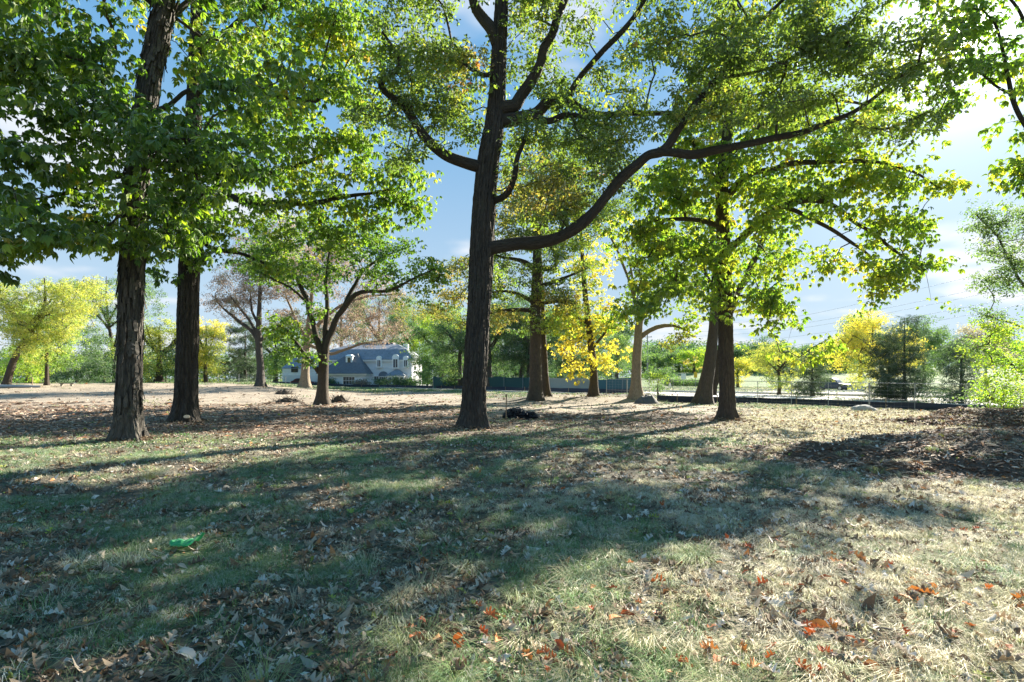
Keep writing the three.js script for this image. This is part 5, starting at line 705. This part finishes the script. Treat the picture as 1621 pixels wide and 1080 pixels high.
{ // green plastic bag
  const p = groundAt(293, 872), n = 34, m = 14, pos = [], idx = []; for (let j = 0; j <= m; j++) for (let i = 0; i <= n; i++) { const u = i / n, v = j / m, hw = (0.045 + 0.02 * Math.sin(u * 3)) * (u > 0.8 ? 1 + (u - 0.8) * 4 : 1) * (u < 0.08 ? 0.5 + u * 6 : 1), x = (u - 0.5) * 0.25, a = (v - 0.5) * Math.PI * 1.05; pos.push(x + 0.012 * n3(v * 5, u * 6, 4), 0.012 + 0.035 * Math.cos(a) * (0.7 + 0.6 * n3(u * 5, v * 3, 2)) + (u > 0.8 ? (u - 0.8) * 0.22 : 0) + 0.012 * n3(u * 11, v * 8, 1), Math.sin(a) * hw); }
  for (let j = 0; j < m; j++) for (let i = 0; i < n; i++) { const a = j * (n + 1) + i; idx.push(a, a + n + 1, a + 1, a + 1, a + n + 1, a + n + 2); }
  const g = new THREE.BufferGeometry(); g.setAttribute('position', new THREE.Float32BufferAttribute(pos, 3)); g.setIndex(idx); g.computeVertexNormals(); const me = new THREE.Mesh(g, new THREE.MeshPhysicalMaterial({ color: new THREE.Color().setRGB(0.03, 0.42, 0.12), roughness: 0.9, transmission: 0.35, thickness: 0, side: THREE.DoubleSide, clearcoat: 0.5, clearcoatRoughness: 0.3 })); me.position.copy(p).add(V(0, 0.05, 0)); me.scale.set(1.05, 1.2, 1.25); me.rotation.y = 0.1; me.castShadow = true; top(me, 'green_bag', 'crumpled green plastic bag lying on the shaded leaf litter', 'plastic bag');
}
// ───────────────────────── grass, fallen leaves, twigs ─────────────────────────
function tuft(seed, n, h, w, spread, lean) {
  const r = rng(seed), pos = [], idx = []; for (let i = 0; i < n; i++) { const a = r() * 6.283, q = spread * Math.sqrt(r()), bx = Math.cos(a) * q, bz = Math.sin(a) * q, hh = h * (0.5 + 0.7 * r()), l = lean * (0.3 + r()) * hh, a2 = a + (r() - 0.5) * 2.6, dx = Math.cos(a2) * l, dz = Math.sin(a2) * l, ww = w * (0.6 + 0.7 * r()), wx = -Math.sin(a2) * ww, wz = Math.cos(a2) * ww, b = pos.length / 3;
    pos.push(bx - wx, -0.01, bz - wz, bx + wx, -0.01, bz + wz, bx + dx * 0.35 - wx * 0.8, hh * 0.6, bz + dz * 0.35 - wz * 0.8, bx + dx * 0.35 + wx * 0.8, hh * 0.6, bz + dz * 0.35 + wz * 0.8, bx + dx, hh * (0.95 - 0.35 * lean), bz + dz); idx.push(b, b + 1, b + 2, b + 1, b + 3, b + 2, b + 2, b + 3, b + 4); }
  const g = new THREE.BufferGeometry(); g.setAttribute('position', new THREE.Float32BufferAttribute(pos, 3)); g.setIndex(idx); g.computeVertexNormals(); return g;
}
const TUFTS = [tuft(1, 46, 0.09, 0.0014, 0.075, 1.4), tuft(2, 46, 0.075, 0.0014, 0.085, 2.2), tuft(3, 42, 0.11, 0.0013, 0.065, 1.9)], TUFTS_FAR = [tuft(4, 22, 0.09, 0.006, 0.16, 1.2), tuft(5, 22, 0.075, 0.007, 0.18, 1.5)];
const grassMat = new THREE.MeshPhysicalMaterial({ color: 0xffffff, roughness: 1, transmission: 0.35, thickness: 0, side: THREE.DoubleSide });
function litterLeaf(seed, st, len) { const r = rng(seed), g = blade(len, st, 0.15 + 1.0 * r(), (r() - 0.4) * 1.0, (r() - 0.5) * 1.1), p = g.attributes.position; for (let i = 0; i < p.count; i++) p.setY(i, p.getY(i) + 0.03 * n3(p.getX(i) * 22 + seed, 0, p.getZ(i) * 22) + 0.012); g.translate(-len / 2, 0, 0); g.computeVertexNormals(); return g; }
const LITTER = [0, 1, 2, 3, 4, 5].map((i) => litterLeaf(500 + i, i % 3 === 2 ? OVAL : LOBED, 0.125 + 0.02 * (i % 3))), LITTER_FAR = [0, 1, 2].map((i) => litterLeaf(520 + i, i === 2 ? SMALL : OAK, 0.15));
const litterMat = new THREE.MeshPhysicalMaterial({ color: 0xffffff, roughness: 0.95, transmission: 0.15, thickness: 0, side: THREE.DoubleSide });
const bagAt = groundAt(293, 872), byBag = (x, z) => Math.hypot(x - bagAt.x, z - bagAt.z - 0.06) < 0.24;
const gy2 = (x, z) => { let y = H(x, z); for (const m of [MULCH1, MULCH2]) if (inMound(m, x, z) < 1) y = Math.max(y, y + moundH(m, x, z)); return y; };
{
  const r = rng(4242), grass = [], grassFar = [], lit = [], litFar = [], chips = [];
  const bands = [[2.2, 4, 330, 560, 1], [4, 7, 240, 400, 1], [7, 12, 130, 190, 1.1], [12, 20, 55, 64, 1.35], [20, 34, 20, 17, 1.9], [34, 60, 6, 3.5, 2.8], [60, 104, 3.5, 0.4, 4]];
  for (const [d0, d1, gd, ld, sc] of bands) {
    const area = 1.06 * (d1 * d1 - d0 * d0), place = () => { const d = Math.sqrt(d0 * d0 + r() * (d1 * d1 - d0 * d0)), x = (r() * 2 - 1) * 1.06 * d; return [x, -d]; };
    for (let i = 0; i < area * gd; i++) {
      const [x, z] = place(), s = soil(x, z), clump = 0.5 + 1.0 * fbm(x * 1.9, 3, z * 1.9, 3); if (r() < s.mulch * 0.97 || r() < s.dirt * 0.96 || byBag(x, z)) continue;
      const want = Math.max(s.green * 0.85, s.dry * 0.72) * 0.8 + 0.09; if (r() > want * Math.max(0, 2.6 * clump - 0.55)) continue;
      const px = HX + F * x / -z, dryish = s.dry > s.green * (0.4 + 0.9 * r()) + 0.12 || r() < 0.14 + 0.42 * ss(700, 1500, px), j = 0.7 + 0.6 * r(), t = r();
      const c = dryish ? (t < 0.55 ? [0.57, 0.5, 0.32] : t < 0.8 ? [0.4, 0.39, 0.17] : [0.68, 0.62, 0.47]) : (t < 0.5 ? [0.09, 0.2, 0.04] : t < 0.8 ? [0.16, 0.26, 0.06] : [0.28, 0.34, 0.1]);
      (d0 < 10 ? grass : grassFar).push({ p: V(x, gy2(x, z), z), q: eq((r() - 0.5) * 0.25, r() * 6.283, (r() - 0.5) * 0.25), s: [sc * (0.8 + 0.5 * r()), sc * (0.55 + 0.6 * r()) * (d0 > 10 ? 0.62 : 1), sc * (0.8 + 0.5 * r())], c: c.map((v) => v * j) });
    }
    for (let i = 0; i < area * ld; i++) {
      const [x, z] = place(), s = soil(x, z), px = HX + F * x / -z, clump = 0.5 + 1.3 * fbm(x * 0.9 + 20, 1, z * 0.9, 3); if (r() < s.dirt * 0.75) continue; if (r() > (0.35 + 0.9 * clump) * (1 - 0.15 * s.dry) * (1 - 0.4 * s.green)) continue;
      const t = r(), j = 0.65 + 0.6 * r(), c = t < 0.42 ? [0.18, 0.115, 0.066] : t < 0.68 ? [0.32, 0.23, 0.145] : t < 0.86 - 0.16 * ss(700, 1300, px) ? [0.48, 0.39, 0.28] : t < 0.95 ? [0.64, 0.56, 0.47] : t < 0.985 ? [0.45, 0.2, 0.07] : [0.36, 0.4, 0.06];
      (d0 < 10 ? lit : litFar).push({ p: V(x, gy2(x, z) + 0.004 + (0.02 + 0.035 * s.dry) * r() * (d0 < 12 ? 1 : 1.5), z), q: eq((r() - 0.5) * 0.9, r() * 6.283, (r() - 0.5) * 0.9 + (r() < 0.4 ? Math.PI : 0)), s: (d0 < 10 ? 1 : 0.75 * sc) * (r() < 0.6 ? 0.2 + 0.3 * r() : 0.45 + 0.5 * r()), c: c.map((v) => v * j) });
    }
    if (d0 >= 7 && d0 < 40) for (let i = 0; i < area * (d0 < 20 ? 26 : 9); i++) { const [x, z] = place(), s = soil(x, z); if (r() > s.mulch) continue; chips.push({ p: V(x, gy2(x, z) + 0.012, z), q: eq((r() - 0.5) * 0.8, r() * 6.3, (r() - 0.5) * 0.6), s: sc * (0.7 + 0.8 * r()), c: chipCol(r) }); }
  }
  const big = []; for (let i = 0; i < 400; i++) { const d = 2.5 + 9 * Math.pow(r(), 1.3), x = (r() * 2 - 1) * 1.02 * d, z = -d, s = soil(x, z); if (r() < Math.max(s.mulch, s.dirt) || byBag(x, z)) continue; const px = HX + F * x / d; if (px < 500 && r() < 0.6) continue; const dry = r() < 0.3 + 0.4 * ss(500, 1100, px), j = 0.8 + 0.4 * r(), c = dry ? [0.55, 0.5, 0.28] : r() < 0.5 ? [0.13, 0.24, 0.06] : [0.3, 0.34, 0.12], k = 0.5 + 0.75 * r(); big.push({ p: V(x, gy2(x, z), z), q: eq((r() - 0.5) * 0.3, r() * 6.283, (r() - 0.5) * 0.3), s: [k, k * (0.6 + 0.5 * r()), k], c: c.map((v) => v * j) }); }
  for (const [px, py, w] of [[201, 697, 0.42], [293, 668, 0.5], [748, 680, 0.55], [1152, 666, 0.45]]) { const b = groundAt(px, py); for (let i = 0; i < 420; i++) { const a = r() * 6.283, q = w * (0.95 + 1.5 * r() * r()), x = b.x + Math.cos(a) * q, z = b.z + Math.sin(a) * q, j = 0.6 + 0.6 * r(), c = r() < 0.6 ? [0.2, 0.13, 0.075] : [0.42, 0.33, 0.22]; lit.push({ p: V(x, gy2(x, z) + 0.01 + 0.09 * Math.max(0, 1 - (q - w) / (w * 0.8)) * r(), z), q: eq((r() - 0.5) * 1.2, r() * 6.283, (r() - 0.5) * 1.2), s: 0.4 + 0.5 * r(), c: c.map((v) => v * j) }); } }
  const gg = new THREE.Group(); gg.name = 'grass'; tag(gg, 'thin autumn grass, part green and part straw-dry, over the ground', 'grass', null, 'stuff'); scene.add(gg); scatter('grass_tufts', gg, TUFTS, grassMat, grass); scatter('grass_tufts', gg, TUFTS_FAR, grassMat, grassFar); scatter('grass_clumps', gg, [tuft(8, 120, 0.15, 0.0014, 0.09, 1.7), tuft(9, 120, 0.13, 0.0014, 0.1, 2.2)], grassMat, big);
  const lg = new THREE.Group(); lg.name = 'leaf_litter'; tag(lg, 'brown and pale fallen leaves strewn over the grass', 'leaf litter', null, 'stuff'); scene.add(lg); scatter('litter', lg, LITTER, litterMat, lit); scatter('litter', lg, LITTER_FAR, litterMat, litFar);
  const cg = new THREE.Group(); cg.name = 'wood_chips'; tag(cg, 'dark mulch chips spread over the ground between the trees', 'mulch', null, 'stuff'); scene.add(cg); scatter('chip_scatter', cg, chipGeos, chipMat, chips);
  console.log('grass', grass.length, grassFar.length, 'litter', lit.length, litFar.length, 'chips', chips.length, 'sprigs', leafCount);
}
{ // single leaves that stand out
  const r = rng(777), mats = [[0.5, 0.13, 0.025], [0.42, 0.09, 0.02], [0.55, 0.2, 0.04]].map((c) => new THREE.MeshPhysicalMaterial({ color: new THREE.Color().setRGB(...c), roughness: 0.9, transmission: 0.25, thickness: 0, side: THREE.DoubleSide })), pm = [[0.56, 0.5, 0.41], [0.46, 0.38, 0.28], [0.38, 0.3, 0.22]].map((c) => new THREE.MeshPhysicalMaterial({ color: new THREE.Color().setRGB(...c), roughness: 0.9, transmission: 0.15, thickness: 0, side: THREE.DoubleSide }));
  const orange = []; for (let i = 0; i < 900 && orange.length < 105; i++) { const px = 560 + 1060 * Math.pow(r(), 0.8), py = 690 + 390 * Math.pow(r(), 0.7); if (py < 1010 - (px - 600) * 0.28 && r() < 0.93) continue; orange.push([px, py]); }
  for (const [px, py] of orange) { const p = groundAt(px, py), m = new THREE.Mesh(LITTER[Math.floor(r() * 6)], mats[Math.floor(r() * 3)]); m.position.copy(p).add(V(0, 0.04 + 0.025 * r(), 0)); m.quaternion.copy(eq((r() - 0.5) * 1.1, r() * 6.3, (r() - 0.5) * 1.1)); m.scale.setScalar(0.4 + 0.45 * r()); m.castShadow = true; top(m, 'fallen_leaf', 'orange-red fallen oak leaf lying on the grass', 'leaf', 'orange fallen leaves'); }
  for (let i = 0; i < 90; i++) { const px = 1250 * r(), py = 720 + 360 * Math.pow(r(), 0.75); const p = groundAt(px, py), m = new THREE.Mesh(LITTER[Math.floor(r() * 6)], pm[Math.floor(r() * 3)]); m.position.copy(p).add(V(0, 0.03 + 0.015 * r(), 0)); m.quaternion.copy(eq((r() - 0.5) * 0.7, r() * 6.3, (r() - 0.5) * 0.7)); m.scale.setScalar(0.45 + 0.4 * r()); m.castShadow = true; top(m, 'fallen_leaf', 'large pale fallen oak leaf lying loose on top of the shaded litter', 'leaf', 'pale fallen leaves'); }
  for (const [a, b, w] of [[[410, 1055], [470, 985], 0.008], [[335, 1075], [385, 990], 0.006], [[1250, 960], [1290, 925], 0.007], [[1120, 890], [1210, 905], 0.006], [[100, 1010], [190, 985], 0.007], [[860, 930], [900, 1000], 0.006], [[1380, 1000], [1470, 1020], 0.007], [[640, 1000], [690, 960], 0.006]]) { const A = groundAt(...a), B = groundAt(...b), M1 = A.clone().lerp(B, 0.4).add(V(0.03, 0.025, 0.02)); A.y += 0.03; B.y += 0.035; M1.y = Math.max(M1.y, A.y + 0.01); top(new THREE.Mesh(tube([A, M1, B], [w, w * 0.8, w * 0.4], 10, 6), twigGrey), 'fallen_twig', 'thin bare twig lying on the grass and leaf litter', 'twig', 'fallen twigs'); }
}
scene.traverse((m) => { if (m.isMesh) { m.castShadow = true; m.receiveShadow = true; } });
renderer.render(scene, camera);
